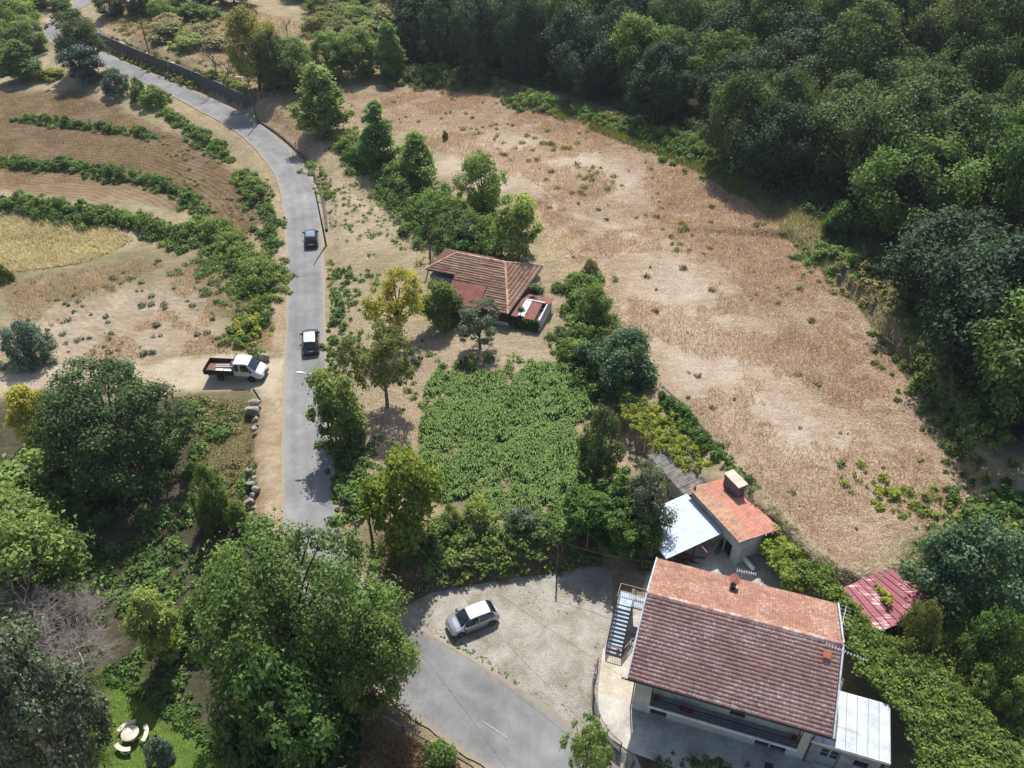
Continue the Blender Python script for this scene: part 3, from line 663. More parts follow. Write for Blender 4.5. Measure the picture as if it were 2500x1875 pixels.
# balcony
bal = MB().box((1.75, .12, 2.12), (11.5, 1.09, 2.3)).build('balcony', M('balcony_floor', lin('8e9196'), .8, lin('787b80'), 2), HO)
MB().box((1.7, .06, 2.1), (11.55, .118, 2.32)).build('slab_edge', WHITE, bal)
rb = MB()
rb.bar((1.75, .16, 3.2), (11.5, .16, 3.2), .06, .05); rb.bar((1.75, .16, 2.45), (11.5, .16, 2.45), .03)
rb.bar((11.48, .16, 3.2), (11.48, 1.1, 3.2), .05); rb.bar((11.48, .16, 2.45), (11.48, 1.1, 2.45), .03); rb.bar((1.77, .16, 3.2), (1.77, 1.1, 3.2), .05); rb.bar((1.77, .16, 2.45), (1.77, 1.1, 2.45), .03)
rb.build('railing', IRON, bal)
bb = MB()
for i in range(82): bb.bar((1.8+i*.118, .16, 2.45), (1.8+i*.118, .16, 3.18), .018)
for i in range(82):
    x = 1.86+i*.118
    if x < 11.4: bb.bar((x-.05, .16, 2.82), (x, .16, 2.9), .02); bb.bar((x, .16, 2.9), (x+.05, .16, 2.82), .02)
for a in (1.77, 11.48):
    for i in range(8): bb.bar((a, .25+i*.11, 2.45), (a, .25+i*.11, 3.18), .018)
bb.build('balusters', IRON, bal, kind='stuff')
for a in (1.8, 11.45): MB().bar((a, .16, 2.3), (a, .16, 4.9), .05).build('balcony_post', IRON, HO)
# openings filled
d1 = MB().box((1.87, 1.3, -.4), (2.98, 1.36, 1.74)).build('door', plain('garage_door', lin('3c3840'), .6), HO, label='dark lower door below balcony left end')
d2 = MB().box((9.12, 1.3, -.4), (11.13, 1.36, 1.74)).build('door', plain('garage_door', lin('3c3840'), .6), HO, label='wide dark garage opening below balcony right end')
MB().bar((10.1, 1.27, -.4), (10.1, 1.27, 1.7), .07).build('door_post', WHITE, d2)
MB().box((9.75, 1.24, .3), (9.85, 1.29, 1.5)).build('door_panel', plain('red_cloth', lin('8c3440'), .8), d2)
sh = MB().box((3.22, 1.2, 2.4), (5.03, 1.26, 4.18)).build('roller_shutter', WHITE, HO)
for i in range(8): MB().box((3.24, 1.18, 2.48+i*.2), (5.01, 1.199, 2.5+i*.2)).build('shutter_slat', WHITE, sh)
MB().box((7.02, 1.25, 2.4), (7.98, 1.3, 4.38)).build('balcony_door', GLASS, HO)
for a in (3.7, 6.55, 7.95):
    sv_ = MB(); sv_.box((a, .8, 1.42), (a+1.25, 1.098, 1.48)); sv_.box((a, .8, 1.62), (a+1.25, 1.098, 1.66))
    for i in range(14): sv_.box((a+.02+i*.09, .84, 1.48), (a+.06+i*.09, 1.09, 1.62))
    sv_.build('window_canopy', WHITE, HO)
MB().box((9.95, -.42, -.355), (10.5, .12, -.33)).build('drain_cover', plain('drain', lin('3b3d40'), .7, .4), HO)
# chimneys
def hloc(w): d = Vector(w)-A0; return Vector((d.dot(E1), d.dot(E2), w.z))
c1 = hloc(PX(1790, 1428, 5.85))
ch = MB().box((c1.x-.2, c1.y-.22, 5.3), (c1.x+.2, c1.y+.22, 6.35)).build('chimney', M('chimney_grey', lin('8d8b90'), .8), HO)
cc = MB(); n = 10
for s in (-1, 1):
    V = []; F = []
    for i in range(n+1):
        t = i/n; V += [(c1.x+s*(.02+.3*t), c1.y-.42, 6.75-.35*t+.05*math.sin(t*15)), (c1.x+s*(.02+.3*t), c1.y+.38, 6.75-.35*t+.05*math.sin(t*15))]
    for i in range(n): F.append((2*i, 2*i+2, 2*i+3, 2*i+1))
    cc.add(V, F, True)
cc.build('chimney_hood', TERRA, ch)
MB().lathe([(.15, -.2), (.17, 0), (.17, .35), (.12, .4), (0, .4)], 12, 'y', (c1.x, c1.y-.35, 6.1)).build('flue', plain('flue_zinc', lin('55565f'), .5, .3), ch)
c2 = hloc(PX(2016, 1608, 6.5))
ch2 = MB().box((c2.x-.14, c2.y-.14, 5.9), (c2.x+.14, c2.y+.14, 6.75)).build('vent_stack', M('vent_brown', lin('5d3d38'), .9), HO)
MB().slab((c2.x-.25, c2.y-.2, 6.82), (c2.x+.25, c2.y-.2, 6.82), (c2.x+.25, c2.y+.3, 6.98), (c2.x-.25, c2.y+.3, 6.98), .05).build('vent_cap', TERRA, ch2)
# aerials (things fixed to the roof)
def aerial(name, label, base, h, boom_dir, blen, nel, ell, mat):
    t = thing(name, label, 'antenna', base); b = Vector(boom_dir).normalized(); s = b.cross(Vector((0, 0, 1))).normalized()
    MB().tube([(0, 0, 0), (0, 0, h)], .018, 6).build('mast', mat, t)
    top = Vector((0, 0, h)); MB().tube([top-b*blen*.3, top+b*blen*.7], .012, 6).build('boom', mat, t)
    for i in range(nel):
        c = top+b*(blen*(-.3+i/(nel-1))); l = ell*(1-.35*i/nel)
        MB().tube([c-s*l/2, c+s*l/2], .007, 5).build('element', mat, t)
ALU = plain('aluminium', lin('d6dade'), .35, .4)
aerial('television_antenna', 'white television antenna beside the orange-hooded chimney', HL(c1.x+.42, c1.y+.3, 5.2), 2.0, (.95, -.25, 0), 1.3, 9, .42, ALU)
p = PX(2070, 1540, 6.2)
aerial('television_antenna', 'tall ladder-shaped antenna at the right end of the roof', HL(12.75, 6.3, 6.6), 1.9, (.45, .9, 0), 1.8, 7, .95, ALU)
aerial('television_antenna', 'low fishbone antenna at the right gable leaning over the vines', HL(12.85, 5.2, 6.5), .5, (.98, -.5, -.05), 2.6, 14, .34, ALU)
# pots on the balcony
def pot(label, w):
    t = thing('potted_plant', label, 'plant pot', w, 0, 'flower pots on the balcony')
    MB().lathe([(0, .01), (.13, .01), (.19, .3), (.2, .33), (.16, .33)], 12).build('pot', TERRA, t)
    rng = np.random.RandomState(int(abs(w[0]*100))); C = rng.normal(0, .11, (70, 3))+np.array([0, 0, .46]); leafs = leaf_cards(C, rng.normal(0, 1, (70, 3)), .07, rng)
    put('foliage', np_mesh('foliage', *leafs[:2], tint=leafs[2]), LEAF['flower'], t)
# ------------------------------------------------------------------ annex with white sheet roof
AN = thing('annex', 'low concrete lean-to with white sheet roof against the farmhouse', 'shed', HL(12.35, 1.1), HA)
ab = MB(); wall_open(ab, .12, 4.5, -.5, 2.45, 0, .2, [(.75, 2.05, -.4, 1.7), (2.95, 3.85, .7, 1.45)])
ab.quad((4.5,0,-.5),(4.5,3.9,-.5),(4.5,3.9,2.6),(4.5,0,2.45)); ab.quad((.12,3.9,-.5),(4.5,3.9,-.5),(4.5,3.9,2.6),(.12,3.9,2.6))
ab.build('wall', GREYW, AN); MB().box((.2,.25,-.45),(4.4,.3,2.4)).build('interior', DARK, AN)
dr = MB().box((.77, .12, -.38), (2.03, .17, 1.68)).build('door', plain('door_grey', lin('8b9398'), .6), AN)
for i in range(2):
    for j in range(2): MB().box((.9+i*.6, .1, .65+j*.5), (1.35+i*.6, .119, 1.05+j*.5)).build('pane', GLASS, dr)
MB().box((.6, -.25, -.46), (2.2, .0, -.33)).build('doorstep', CONC_PALE, AN)
wi = MB().box((2.97, .12, .72), (3.83, .15, 1.43)).build('window', GLASS, AN); gb = MB()
for i in range(6): gb.bar((3.02+i*.15, .09, .72), (3.02+i*.15, .09, 1.43), .025)
for i in range(3): gb.bar((2.97, .09, .85+i*.22), (3.83, .09, .85+i*.22), .025)
gb.build('window_grille', IRON, wi)
for i in range(7):
    s_ = MB(); x0 = .02+i*.69; s_.slab((x0, -.22, 2.55), (x0+.675, -.22, 2.55), (x0+.675, 3.95, 2.72), (x0, 3.95, 2.72), .03)
    rp_ = s_.build('roof_panel', ZINC, AN); MB().slab((x0+.655, -.22, 2.583), (x0+.7, -.22, 2.583), (x0+.7, 3.95, 2.753), (x0+.655, 3.95, 2.753), .03).build('seam', M('seam_grey', lin('8d9498'), .6), rp_)
MB().box((-.02, -.27, 2.36), (4.86, -.224, 2.62)).build('fascia', WHITE, AN)
# ------------------------------------------------------------------ outside staircase (house frame)
ST = thing('staircase', 'outside concrete stair with dark railings climbing to the upper floor', 'stairs', HL(-2.25, 4.75), HA)
STEP = M('stair_stone', lin('b4bcc4'), .8, lin('98a1a9'), 2)
NS = 12; RISE, RUN = 2.3/12.5, 2.85/12
for i in range(NS):
    MB().box((.03, i*RUN, max(-.2, i*RISE-.35)), (1.2, (i+1)*RUN+.03, (i+1)*RISE-.08)).build('step', STEP, ST)
    MB().box((.0, i*RUN-.03, (i+1)*RISE-.079), (1.23, (i+1)*RUN+.02, (i+1)*RISE-.04)).build('tread', STEP, ST)
MB().box((0, NS*RUN+.02, 2.08), (1.23, NS*RUN+1.3, 2.27)).build('landing', STEP, ST)
MB().box((1.232, NS*RUN+.1, 2.06), (2.78, NS*RUN+1.3, 2.25)).build('bridge', STEP, ST)
MB().box((.05, NS*RUN+1.1, -.4), (1.2, NS*RUN+1.3, 2.07)).build('pier', CONC, ST)
def rail(parent, pts, h, step, mat, name='railing', posts=True):
    r_ = MB(); pts = [Vector(p) for p in pts]
    for a, b in zip(pts[:-1], pts[1:]):
        up_ = Vector((0, 0, h)); r_.bar(a+up_, b+up_, .05, .04); r_.bar(a+Vector((0, 0, .12)), b+Vector((0, 0, .12)), .025)
        k = max(1, int((b-a).length/step))
        for i in range(k+1): r_.bar(a.lerp(b, i/k), a.lerp(b, i/k)+up_, .045 if i in (0, k) else .02)
    return r_.build(name, mat, parent)
top = NS*RISE
rail(ST, [(.02, .0, .1), (.02, NS*RUN, top), (.02, NS*RUN+1.25, top), (1.25, NS*RUN+1.25, top), (2.75, NS*RUN+1.25, top)], .95, .16, BRONZE)
rail(ST, [(1.21, .0, .1), (1.21, NS*RUN, top)], .95, .16, BRONZE); rail(ST, [(1.3, NS*RUN+.12, top), (2.75, NS*RUN+.12, top)], .95, .16, BRONZE)
rail(ST, [(.02, -.05, .0), (1.21, -.05, .0)], 1.0, .13, BRONZE, 'gate')
rail(ST, [(1.24, -.05, -.05), (1.75, 1.2, -.05), (2.45, .75, -.1)], .9, .13, BRONZE, 'void_railing')
brick_t = MB().box((-.12, -.06, -.05), (.12, .06, .05)).build('brick', TERRA, None, HL(-1.35, 4.98, .42), label='single orange brick left on the lowest stair step', cat='brick')
brick_t.rotation_euler = (0, 0, HA+.1)
bn = thing('stone_bench', 'small grey bench in the shade below the stair bridge', 'bench', HL(-.4, 7.0, -.1), HA)
MB().box((-.6, -.2, .4), (.6, .2, .48)).build('seat', CONC, bn)
for x in (-.45, .45): MB().box((x-.06, -.16, 0), (x+.06, .16, .398)).build('leg', CONC, bn)
# ------------------------------------------------------------------ curved garden wall and fence beside the ramp
cw = catmull([HL(-2.55,3.6,0), HL(-2.5,2.2,0), HL(-2.1,.6,0), HL(-1.4,-.7,0), HL(-.6,-1.6,0), HL(.5,-2.25,0)], 5)
gw = MB()
for a, b in zip(cw[:-1], cw[1:]):
    d_ = (b-a).normalized(); s_ = Vector((-d_.y, d_.x, 0))*.11
    gw.add([a-s_+Vector((0,0,-1.8)), b-s_+Vector((0,0,-1.8)), b+s_+Vector((0,0,-1.8)), a+s_+Vector((0,0,-1.8)), a-s_+Vector((0,0,-.2)), b-s_+Vector((0,0,-.3)), b+s_+Vector((0,0,-.3)), a+s_+Vector((0,0,-.2))],
           [(4,5,6,7),(0,1,5,4),(2,3,7,6),(1,2,6,5),(3,0,4,7)])
gw.build('garden_wall', M('wall_dark', lin('6f6b66'), .95, lin('57534f'), 1.5, bump=.5), label='low curved retaining wall between the gravel lot and the house ramp', cat='wall')
fe = thing('wire_fence', 'thin rusty fence on the curved wall beside the ramp', 'fence', (0, 0, 0))
for p in cw[::5]: MB().bar(p+Vector((0, 0, -.3)), p+Vector((0, 0, .85)), .06).build('post', BRONZE, fe)
for h_ in (.82, .5, .15): MB().tube([p+Vector((0, 0, h_-.06)) for p in cw], .016 if h_ < .8 else .028, 5).build('rail', BRONZE, fe)
# ------------------------------------------------------------------ orange-roofed outbuilding, grey shed, carport
OA = math.radians(27); OC = Vector((18.2, 43.65, 0)); O1 = Vector((math.cos(OA), math.sin(OA), 0)); O2 = Vector((-O1.y, O1.x, 0))
def OL(a, b, z=0): return OC+O1*a+O2*b+Vector((0, 0, z))
OB = thing('outbuilding', 'small rendered outbuilding with new and old orange roof tiles', 'building', OC, OA)
ob = MB(); wall_open(ob, 0, 0, 0, 0, 0, 0, [])
W1, L1 = 4.1, 6.5
ob2 = MB()
ob2.quad((.12,.12,0),(W1-.15,.12,0),(W1-.15,.12,2.7),(.12,.12,3.35)); ob2.quad((W1-.15,.12,0),(W1-.15,L1-.1,0),(W1-.15,L1-.1,2.7),(W1-.15,.12,2.7)); ob2.quad((.12,L1-.1,0),(.12,L1-.1,3.35),(W1-.15,L1-.1,2.7),(W1-.15,L1-.1,0))
wl_ = MB(); wall_open(wl_, .12, L1-.1, 0, 3.38, 0, .25, [(.75, 1.75, .1, 2.1)])
Mw = Matrix(((0, 1, 0, .12), (1, 0, 0, 0), (0, 0, 1, 0), (0, 0, 0, 1)))
ob2.add([Mw@Vector(v) for v in wl_.v], [tuple(reversed(f)) for f in wl_.f]); ob2.build('wall', PLASTER, OB)
MB().box((.42, .2, 0), (.46, 6.3, 3.2)).build('interior', DARK, OB)
dg = MB().box((-.45, 1.72, .1), (.12, 1.78, 2.05)).build('door', plain('green_door', lin('4d5c3c'), .6), OB, label='green door standing open')
for j in range(3): MB().box((-.35, 1.69, .9+j*.36), (-.0, 1.718, 1.18+j*.36)).build('pane', GLASS, dg)
MB().slab((-.12, -.1, 3.42), (W1, -.1, 2.78), (W1, L1, 2.78), (-.12, L1, 3.42), .07).build('roof', plain('roof_deck2', lin('6a4436'), .9), OB)
upo = Vector((-W1-.12, 0, .64)); lo = (W1+.04, -.12, 2.86)
tile_roof(OB, lo, (0, 1, 0), upo, L1+.2, upo.length*.66, TILE_N, 34, 7, 0, 21, name='new_roof_tile', hump=.045, lift=.03)
lo2 = Vector(lo)+upo*.66; tile_roof(OB, lo2, (0, 1, 0), upo, L1+.2, upo.length*.35, TILE_O, 34, 4, 0, 22, name='old_roof_tile', hump=.045, lift=.04)
cb = MB().box((3.05, 4.15, 2.6), (3.85, 5.95, 4.35)).build('chimney', M('chimney_stained', lin('77706f'), .9, lin('463f40'), 3, bump=.3, streak=(3, 3, .6)), OB)
MB().box((2.95, 4.05, 4.352), (3.95, 6.05, 4.45)).build('chimney_slab', CONC_PALE, cb)
MB().lathe([(.09, 0), (.09, .35), (.07, .36), (0, .36)], 10, 'z', (.25, 6.3, 3.45)).build('flue', plain('flue_dark', lin('2b2a2c'), .6), OB)
for x, z in ((3.3, 2.92), (2.6, 3.05)): MB().tube([(x, -.2, z), (x+.25, .5, z+.02)], .045, 8).build('roof_pipe', PVC, OB)
MB().bar((.2, .05, 0), (.2, .05, 3.2), .22, .2).build('corner_pier', PLASTER, OB)
GS_ = thing('grey_shed', 'shed roofed with stained grey corrugated sheets under vines', 'shed', OL(0, 6.6), OA)
g_ = MB(); g_.box((.1, .0, 0), (.25, 2.6, 2.2)); g_.box((-.05, 3.4, 0), (.1, 5.6, 2.2)); g_.box((4.2, 0, 0), (4.35, 5.7, 2.3)); g_.box((.1, 5.5, 0), (4.3, 5.65, 2.2)); g_.build('wall', PLASTER, GS_)
for i in range(5):
    s_ = MB(); sheet(s_, (-.2, .08+i*1.14, 2.42), (0, 1, 0), (1, 0, .05), 1.2, 2.5, .24, .055); s_.build('roof_sheet', ASB, GS_)
    s_ = MB(); sheet(s_, (2.2, .1+i*1.14, 2.58), (0, 1, 0), (1, 0, .05), 1.2, 2.4, .24, .055); s_.build('roof_sheet', ASB, GS_)
CPT = thing('carport', 'open carport with pale corrugated metal roof beside the outbuilding', 'carport', OL(-5.7, 1.8), OA)
for i in range(5):
    s_ = MB(); sheet(s_, (0, .02+i*.98, 2.5+.006*(i % 2)), (0, 1, 0), (1, 0, .035), 1.02, 5.6, .15, .014); s_.build('roof_sheet', CORRW, CPT)
for x, y in ((.15, .15), (.15, 4.7), (2.9, .12)): MB().bar((x, y, -1.7*0), (x, y, 2.47), .08).build('post', IRON, CPT)
MB().bar((0, .1, 2.42), (5.6, .1, 2.6), .06, .1).build('beam', IRON, CPT); MB().bar((0, 4.8, 2.42), (5.6, 4.8, 2.6), .06, .1).build('beam', IRON, CPT)
MB().tube([(3.4, -.15, 2.35), (3.5, -.75, 2.2)], .05, 8).build('drain_pipe', plain('pipe_pink', lin('b0685c'), .6), CPT)
bk = thing('bucket', 'white plastic bucket on the yard floor by the open green door', 'bucket', PX(1745, 1338, .27))
MB().lathe([(.0, .01), (.13, .0), (.17, .36), (.18, .37), (.16, .37), (.12, .04)], 14).build('pail', PVC, bk); MB().tube([(.17*math.cos(t), .05, .36+.12*math.sin(t)) for t in np.linspace(0, math.pi, 9)], .008, 5).build('handle', IRON, bk)
bo = thing('water_tank', 'white cylindrical tank lying on the yard behind the house', 'tank', PX(1825, 1378, .3), math.radians(25))
MB().lathe([(0, -.8), (.12, -.78), (.22, -.7), (.22, .7), (.12, .78), (0, .8)], 14, 'y', (0, 0, .24)).build('tank_body', PVC, bo)
for y in (-.45, .45): MB().box((-.2, y-.05, 0), (.2, y+.05, .06)).build('cradle', WOODG, bo)
rngp = random.Random(4); lp = thing('firewood_pile', 'jumbled heap of scrap wood under the carport edge', 'woodpile', PX(1660, 1375, .26))
for i in range(26):
    a = rngp.uniform(0, 6.28); c_ = Vector((rngp.gauss(0, .8), rngp.gauss(0, .35), .1+.025*i*rngp.random())); d_ = Vector((math.cos(a), math.sin(a), rngp.uniform(-.2, .3)))*rngp.uniform(.4, .8)
    MB().bar(c_-d_, c_+d_, .07, .07).build('plank', WOODD if i % 3 else RUST, lp)
# ------------------------------------------------------------------ old tiled house with rusty shed
RA = math.radians(-20); RZ = 1.55; RO = Vector((-.43, 75.8, RZ)); R1 = Vector((math.cos(RA), math.sin(RA), 0)); R2 = Vector((-R1.y, R1.x, 0))
OH = thing('old_house', 'abandoned house with weathered orange hipped tile roof', 'house', RO, RA)
ze = lambda b: 1.9+.34*b if b < 6.7 else 1.9+.34*6.7-(b-6.7)*.45
ZR = ze(6.7)
def hipz(a, b):
    z = ze(b)
    z = min(z, ZR-(a+2.8)*.55, ZR+(a+9.0)*.62); return z
dk = MB(); zo = -.12
FRp, RRc, RLp, LLp = (0, 0, ze(0)+zo), (.9, 9.6, ze(9.6)+zo), (-11.6, 9.6, ze(9.6)+zo), (-11.6, 3.7, ze(3.7)+zo)
Ra, Rb = (-8.9, 6.7, ZR+zo), (-2.8, 6.7, ZR+zo)
dk.add([(-7.8, 0, ze(0)+zo), FRp, Rb, Ra, (-11.6, 3.7, ze(3.7)+zo), (-7.8, 3.7, ze(3.7)+zo)], [(0, 1, 2, 5), (5, 2, 3), (4, 5, 3)])
dk.add([FRp, (.9, 9.6, ze(9.6)+zo), Rb], [(0, 1, 2)]); dk.add([(-11.6, 9.6, ze(9.6)+zo), (-11.6, 3.7, ze(3.7)+zo), Ra], [(0, 1, 2)]); dk.add([(.9, 9.6, ze(9.6)+zo), (-11.6, 9.6, ze(9.6)+zo), Ra, Rb], [(0, 1, 2, 3)])
dk.build('roof', plain('roof_deck3', lin('5c3b30'), .9), OH)
def front_keep(x, s):
    a = x-11.6; b = s*math.cos(math.atan(.34))
    if a < -7.75 and b < 3.7: return False
    if b < 3.15 and -7.75 < a < -3.6: return False
    t = b/6.7
    if a > -2.8*t+.0: return False
    if b > 3.7 and a < -11.6+(b-3.7)/3.0*2.7: return False
    return True
sl = 6.7/math.cos(math.atan(.34)); upf = Vector((0, 1, .34))
for r in range(20):   # one course of tiles after another
    tile_roof(OH, Vector((-11.6, 0, 1.9))+upf.normalized()*(r*sl/20), (1, 0, 0), upf, 11.6, sl/20, TILE_O, 46, 1, 0, 40+r, keep=(lambda x, s, r=r: front_keep(x, s+r*sl/20)), name='tile_course', hump=.04, lift=.07)
hv = Vector(Rb)-Vector((.45, 4.8, 1.9)); eu_ = Vector((-3.25, .0, 1.55))
al = (Vector((.9, 9.6, ze(9.6)))-Vector((0, 0, ze(0)))); L_h = al.length; aln = al.normalized()
base_h = Vector((0, 0, ze(0)+.02)); toR = Vector(Rb)-Vector((0, 0, zo))-base_h; along = toR.dot(aln); upv = toR-aln*along; Hh = upv.length
for r in range(9):
    tile_roof(OH, base_h+upv*(r/9), aln, upv, L_h, Hh/9, TILE_O, 36, 1, 0, 70+r, keep=lambda x, s, r=r: (along*((r+.5)/9) < x < L_h-(L_h-along)*((r+.5)/9)), name='hip_tile_course', hump=.04, lift=.07)
caps(OH, Vector(Ra)+Vector((0, 0, .16)), Vector(Rb)+Vector((0, 0, .16)), .14, 16, TILE_O); caps(OH, Vector(Rb)+Vector((0, 0, .16)), Vector(FRp)+Vector((0, 0, .2)), .13, 18, TILE_O, seed=2)
caps(OH, Vector(Ra)+Vector((0, 0, .16)), Vector(LLp)+Vector((0, 0, .2)), .13, 12, TILE_O, seed=3); caps(OH, Vector(Rb)+Vector((0, 0, .16)), Vector((.9, 9.6, ze(9.6)+.08)), .13, 12, TILE_O, seed=5)
for i in range(4):
    MB().slab((-7.8+i*1.04, -.12, ze(0)+.03), (-7.8+i*1.04+1.06, -.12, ze(0)+.03), (-7.8+i*1.04+1.06, 3.2, ze(3.2)+.05), (-7.8+i*1.04, 3.2, ze(3.2)+.05), .012+.004*i).build('rusty_sheet', RUST, OH)
ow = MB(); ow.box((-11.2, 4.0, -.3), (-.9, 8.8, 2.25)); ow.build('wall', GREYW, OH)
MB().box((-3.0, .35, -.3), (-.1, 3.9, .55)).build('white_wall', WALLW, OH)
for i in range(28): MB().box((-7.6+i*.27, .3, -.3 if i < 17 else .55), (-7.6+i*.27+.25, .34+.02*(i % 3), ze(.3)-.16)).build('plank', WOODD, OH)
SH = thing('lean_to', 'small lean-to with rusty and white sheets and a hole in its roof', 'shed', RO+R1*.1+R2*.5, RA)
s_ = MB(); s_.box((3.25, 0, -.3), (3.4, 4.3, 1.62)); s_.add([(3.25,0,1.62),(3.4,0,1.62),(3.4,4.3,1.62),(3.25,4.3,1.62),(3.25,2.9,1.95),(3.4,2.9,1.95)], [(0,1,5,4),(1,2,5),(0,4,3),(4,5,2,3)]); s_.box((.1,4.15,-.3),(3.25,4.3,1.7)); s_.build('white_wall', WALLW, SH)
for i in range(12): MB().box((.05+i*.265, 0, -.3), (.05+i*.265+.25, .05+.015*(i % 2), 1.4)).build('plank', WOODD, SH)
rf = lambda x, y: 1.55+.13*y if y < 2.9 else 1.93-(y-2.9)*.2
for x0, x1, y0, y1, mt in ((0, .85, -.15, 2.9, RUST2), (1.5, 2.78, -.15, 2.75, RUST2), (0, 1.2, 2.86, 4.5, RUST2), (1.2, 2.4, 2.86, 4.5, RUST2), (2.4, 3.6, 2.86, 4.5, RUST2)):
    MB().slab((x0, y0, rf(0, y0)+.03), (x1+.02, y0, rf(0, y0)+.03), (x1+.02, y1, rf(0, y1)+.03), (x0, y1, rf(0, y1)+.03), .02).build('rusty_sheet', mt, SH)
MB().slab((.8, .1, rf(0,.1)+.07), (1.55, .1, rf(0,.1)+.07), (1.55, 2.95, rf(0,2.95)+.07), (.8, 2.95, rf(0,2.95)+.07), .02).build('white_sheet', ZINC, SH)
MB().slab((.8, 2.8, 2.03), (3.0, 2.8, 2.03), (3.0, 3.05, 2.0), (.8, 3.05, 2.0), .02).build('ridge_flashing', ZINC, SH)
for y in (.0, 1.0, 2.0): MB().bar((2.4, y, rf(0, y)-.02), (3.3, y, rf(0, y)-.02), .06).build('batten', WOODG, SH)
MB().box((2.45, .2, .0), (3.2, 2.6, 1.15)).build('stored_sacks', M('sacks', lin('c2b6a2'), .9, lin('8d8474'), 3, bump=.8), SH)
# ------------------------------------------------------------------ red sheet shed on the right
rc_ = [PX(2055, 1437, 2.9), PX(2140, 1545, 2.6), PX(2307, 1480, 2.6), PX(2169, 1386, 2.9)]
RS = thing('red_shed', 'low shed with red painted metal roof peeling to white', 'shed', Vector((rc_[0].x, rc_[0].y, 0)))
o_ = Vector((rc_[0].x, rc_[0].y, 0))
npan = 9
def redm():
    m, nt, N, L, b = mat_new('red_peeling'); tc = N.new('ShaderNodeTexCoord'); v = tc.outputs['Object']
    n1 = noise(N, L, .35, 4, .6, v); mp = N.new('ShaderNodeMapping'); mp.inputs['Rotation'].default_value = (0, 0, .75); mp.inputs['Scale'].default_value = (.5, 5, 1); L.new(v, mp.inputs[0])
    n2 = noise(N, L, 1.4, 4, .6, mp.outputs[0]); s = math_(N, L, 'ADD', math_(N, L, 'MULTIPLY', n1.outputs[0], .6), math_(N, L, 'MULTIPLY', n2.outputs[0], .5))
    r = ramp(N, [(.3, lin('74343e')), (.56, lin('884049')), (.6, lin('94525b')), (.64, lin('c4b0b2'))]); L.new(s, r.inputs[0]); L.new(r.outputs[0], b.inputs['Base Color']); b.inputs['Roughness'].default_value = .5; return m
RPM = redm()
for i in range(npan):
    a0, a1 = rc_[0].lerp(rc_[3], i/npan)-o_, rc_[0].lerp(rc_[3], (i+1)/npan-.006)-o_; b0, b1 = rc_[1].lerp(rc_[2], i/npan)-o_, rc_[1].lerp(rc_[2], (i+1)/npan-.006)-o_
    s_ = MB(); s_.slab(b0, b1, a1, a0, .03); e_ = (a1-a0).normalized()*.05; s_.slab(b0+Vector((0,0,.03)), b0+e_+Vector((0,0,.03)), a0+e_+Vector((0,0,.03)), a0+Vector((0,0,.03)), .05); s_.build('roof_panel', RPM, RS)
for c_ in rc_:
    q = rc_[0].lerp(rc_[2], .5); w_ = c_.lerp(q, .06)-o_; MB().bar((w_.x, w_.y, hz(c_.x, c_.y)-.3), (w_.x, w_.y, w_.z-.05), .14).build('post', WOODG, RS)
s_ = MB(); cs = [c_.lerp(rc_[0].lerp(rc_[2], .5), .08)-o_ for c_ in rc_]
for i in (0, 1, 3): a, b = cs[i], cs[(i+1) % 4]; s_.quad((a.x, a.y, .3), (b.x, b.y, .3), (b.x, b.y, b.z-.05), (a.x, a.y, a.z-.05))
s_.build('wall', WOODD, RS)
# ------------------------------------------------------------------ retaining wall along the upper road
rw = thing('stone_wall', 'long dark granite retaining wall along the upper road', 'wall', (0, 0, 0))
wp = catmull(WALL, 5); wbm = MB(); cp_ = MB()
for i, (a, b) in enumerate(zip(wp[:-1], wp[1:])):
    d_ = (b-a).normalized(); s_ = Vector((-d_.y, d_.x, 0)); s_ = s_ if s_.y > 0 else -s_
    ht = 2.55-.7*smooth(len(wp)-8, len(wp), i); hb = 2.55-.7*smooth(len(wp)-8, len(wp), i+1); bt = s_*.25
    wbm.add([a+Vector((0,0,-.3)), b+Vector((0,0,-.3)), b+bt+Vector((0,0,hb)), a+bt+Vector((0,0,ht)), a+s_*.7+Vector((0,0,ht)), b+s_*.7+Vector((0,0,hb)), a+s_*.7+Vector((0,0,-.3)), b+s_*.7+Vector((0,0,-.3))], [(0,1,2,3),(3,2,5,4),(4,5,7,6)])
    if i % 4 == 1: MB().slab(a+s_*.2+Vector((0,0,ht)), b+s_*.2+Vector((0,0,hb)), b+s_*.75+Vector((0,0,hb)), a+s_*.75+Vector((0,0,ht)), .12).build('cap_stone', M('cap_stone', lin('98938b'), .9), rw)
wbm.build('wall_face', STONE_W, rw)
# low kerb wall on the right of the bend
lw = catmull([G(x, y)+Vector((0, 0, .0)) for x, y in ((556,262),(582,278),(612,300),(648,334),(676,372),(694,418),(703,465),(706,500))], 4)
lwb = MB()
for a, b in zip(lw[:-1], lw[1:]):
    d_ = (b-a).normalized(); s_ = Vector((-d_.y, d_.x, 0))*.16
    lwb.add([a-s_+Vector((0,0,-.4)), b-s_+Vector((0,0,-.4)), b-s_+Vector((0,0,.38)), a-s_+Vector((0,0,.38)), a+s_+Vector((0,0,.38)), b+s_+Vector((0,0,.38)), a+s_+Vector((0,0,-.4)), b+s_+Vector((0,0,-.4))], [(0,1,2,3),(3,2,5,4),(4,5,7,6)])
lwb.build('low_wall', STONE_W, label='low weathered kerb wall along the right side of the road bend', cat='wall')
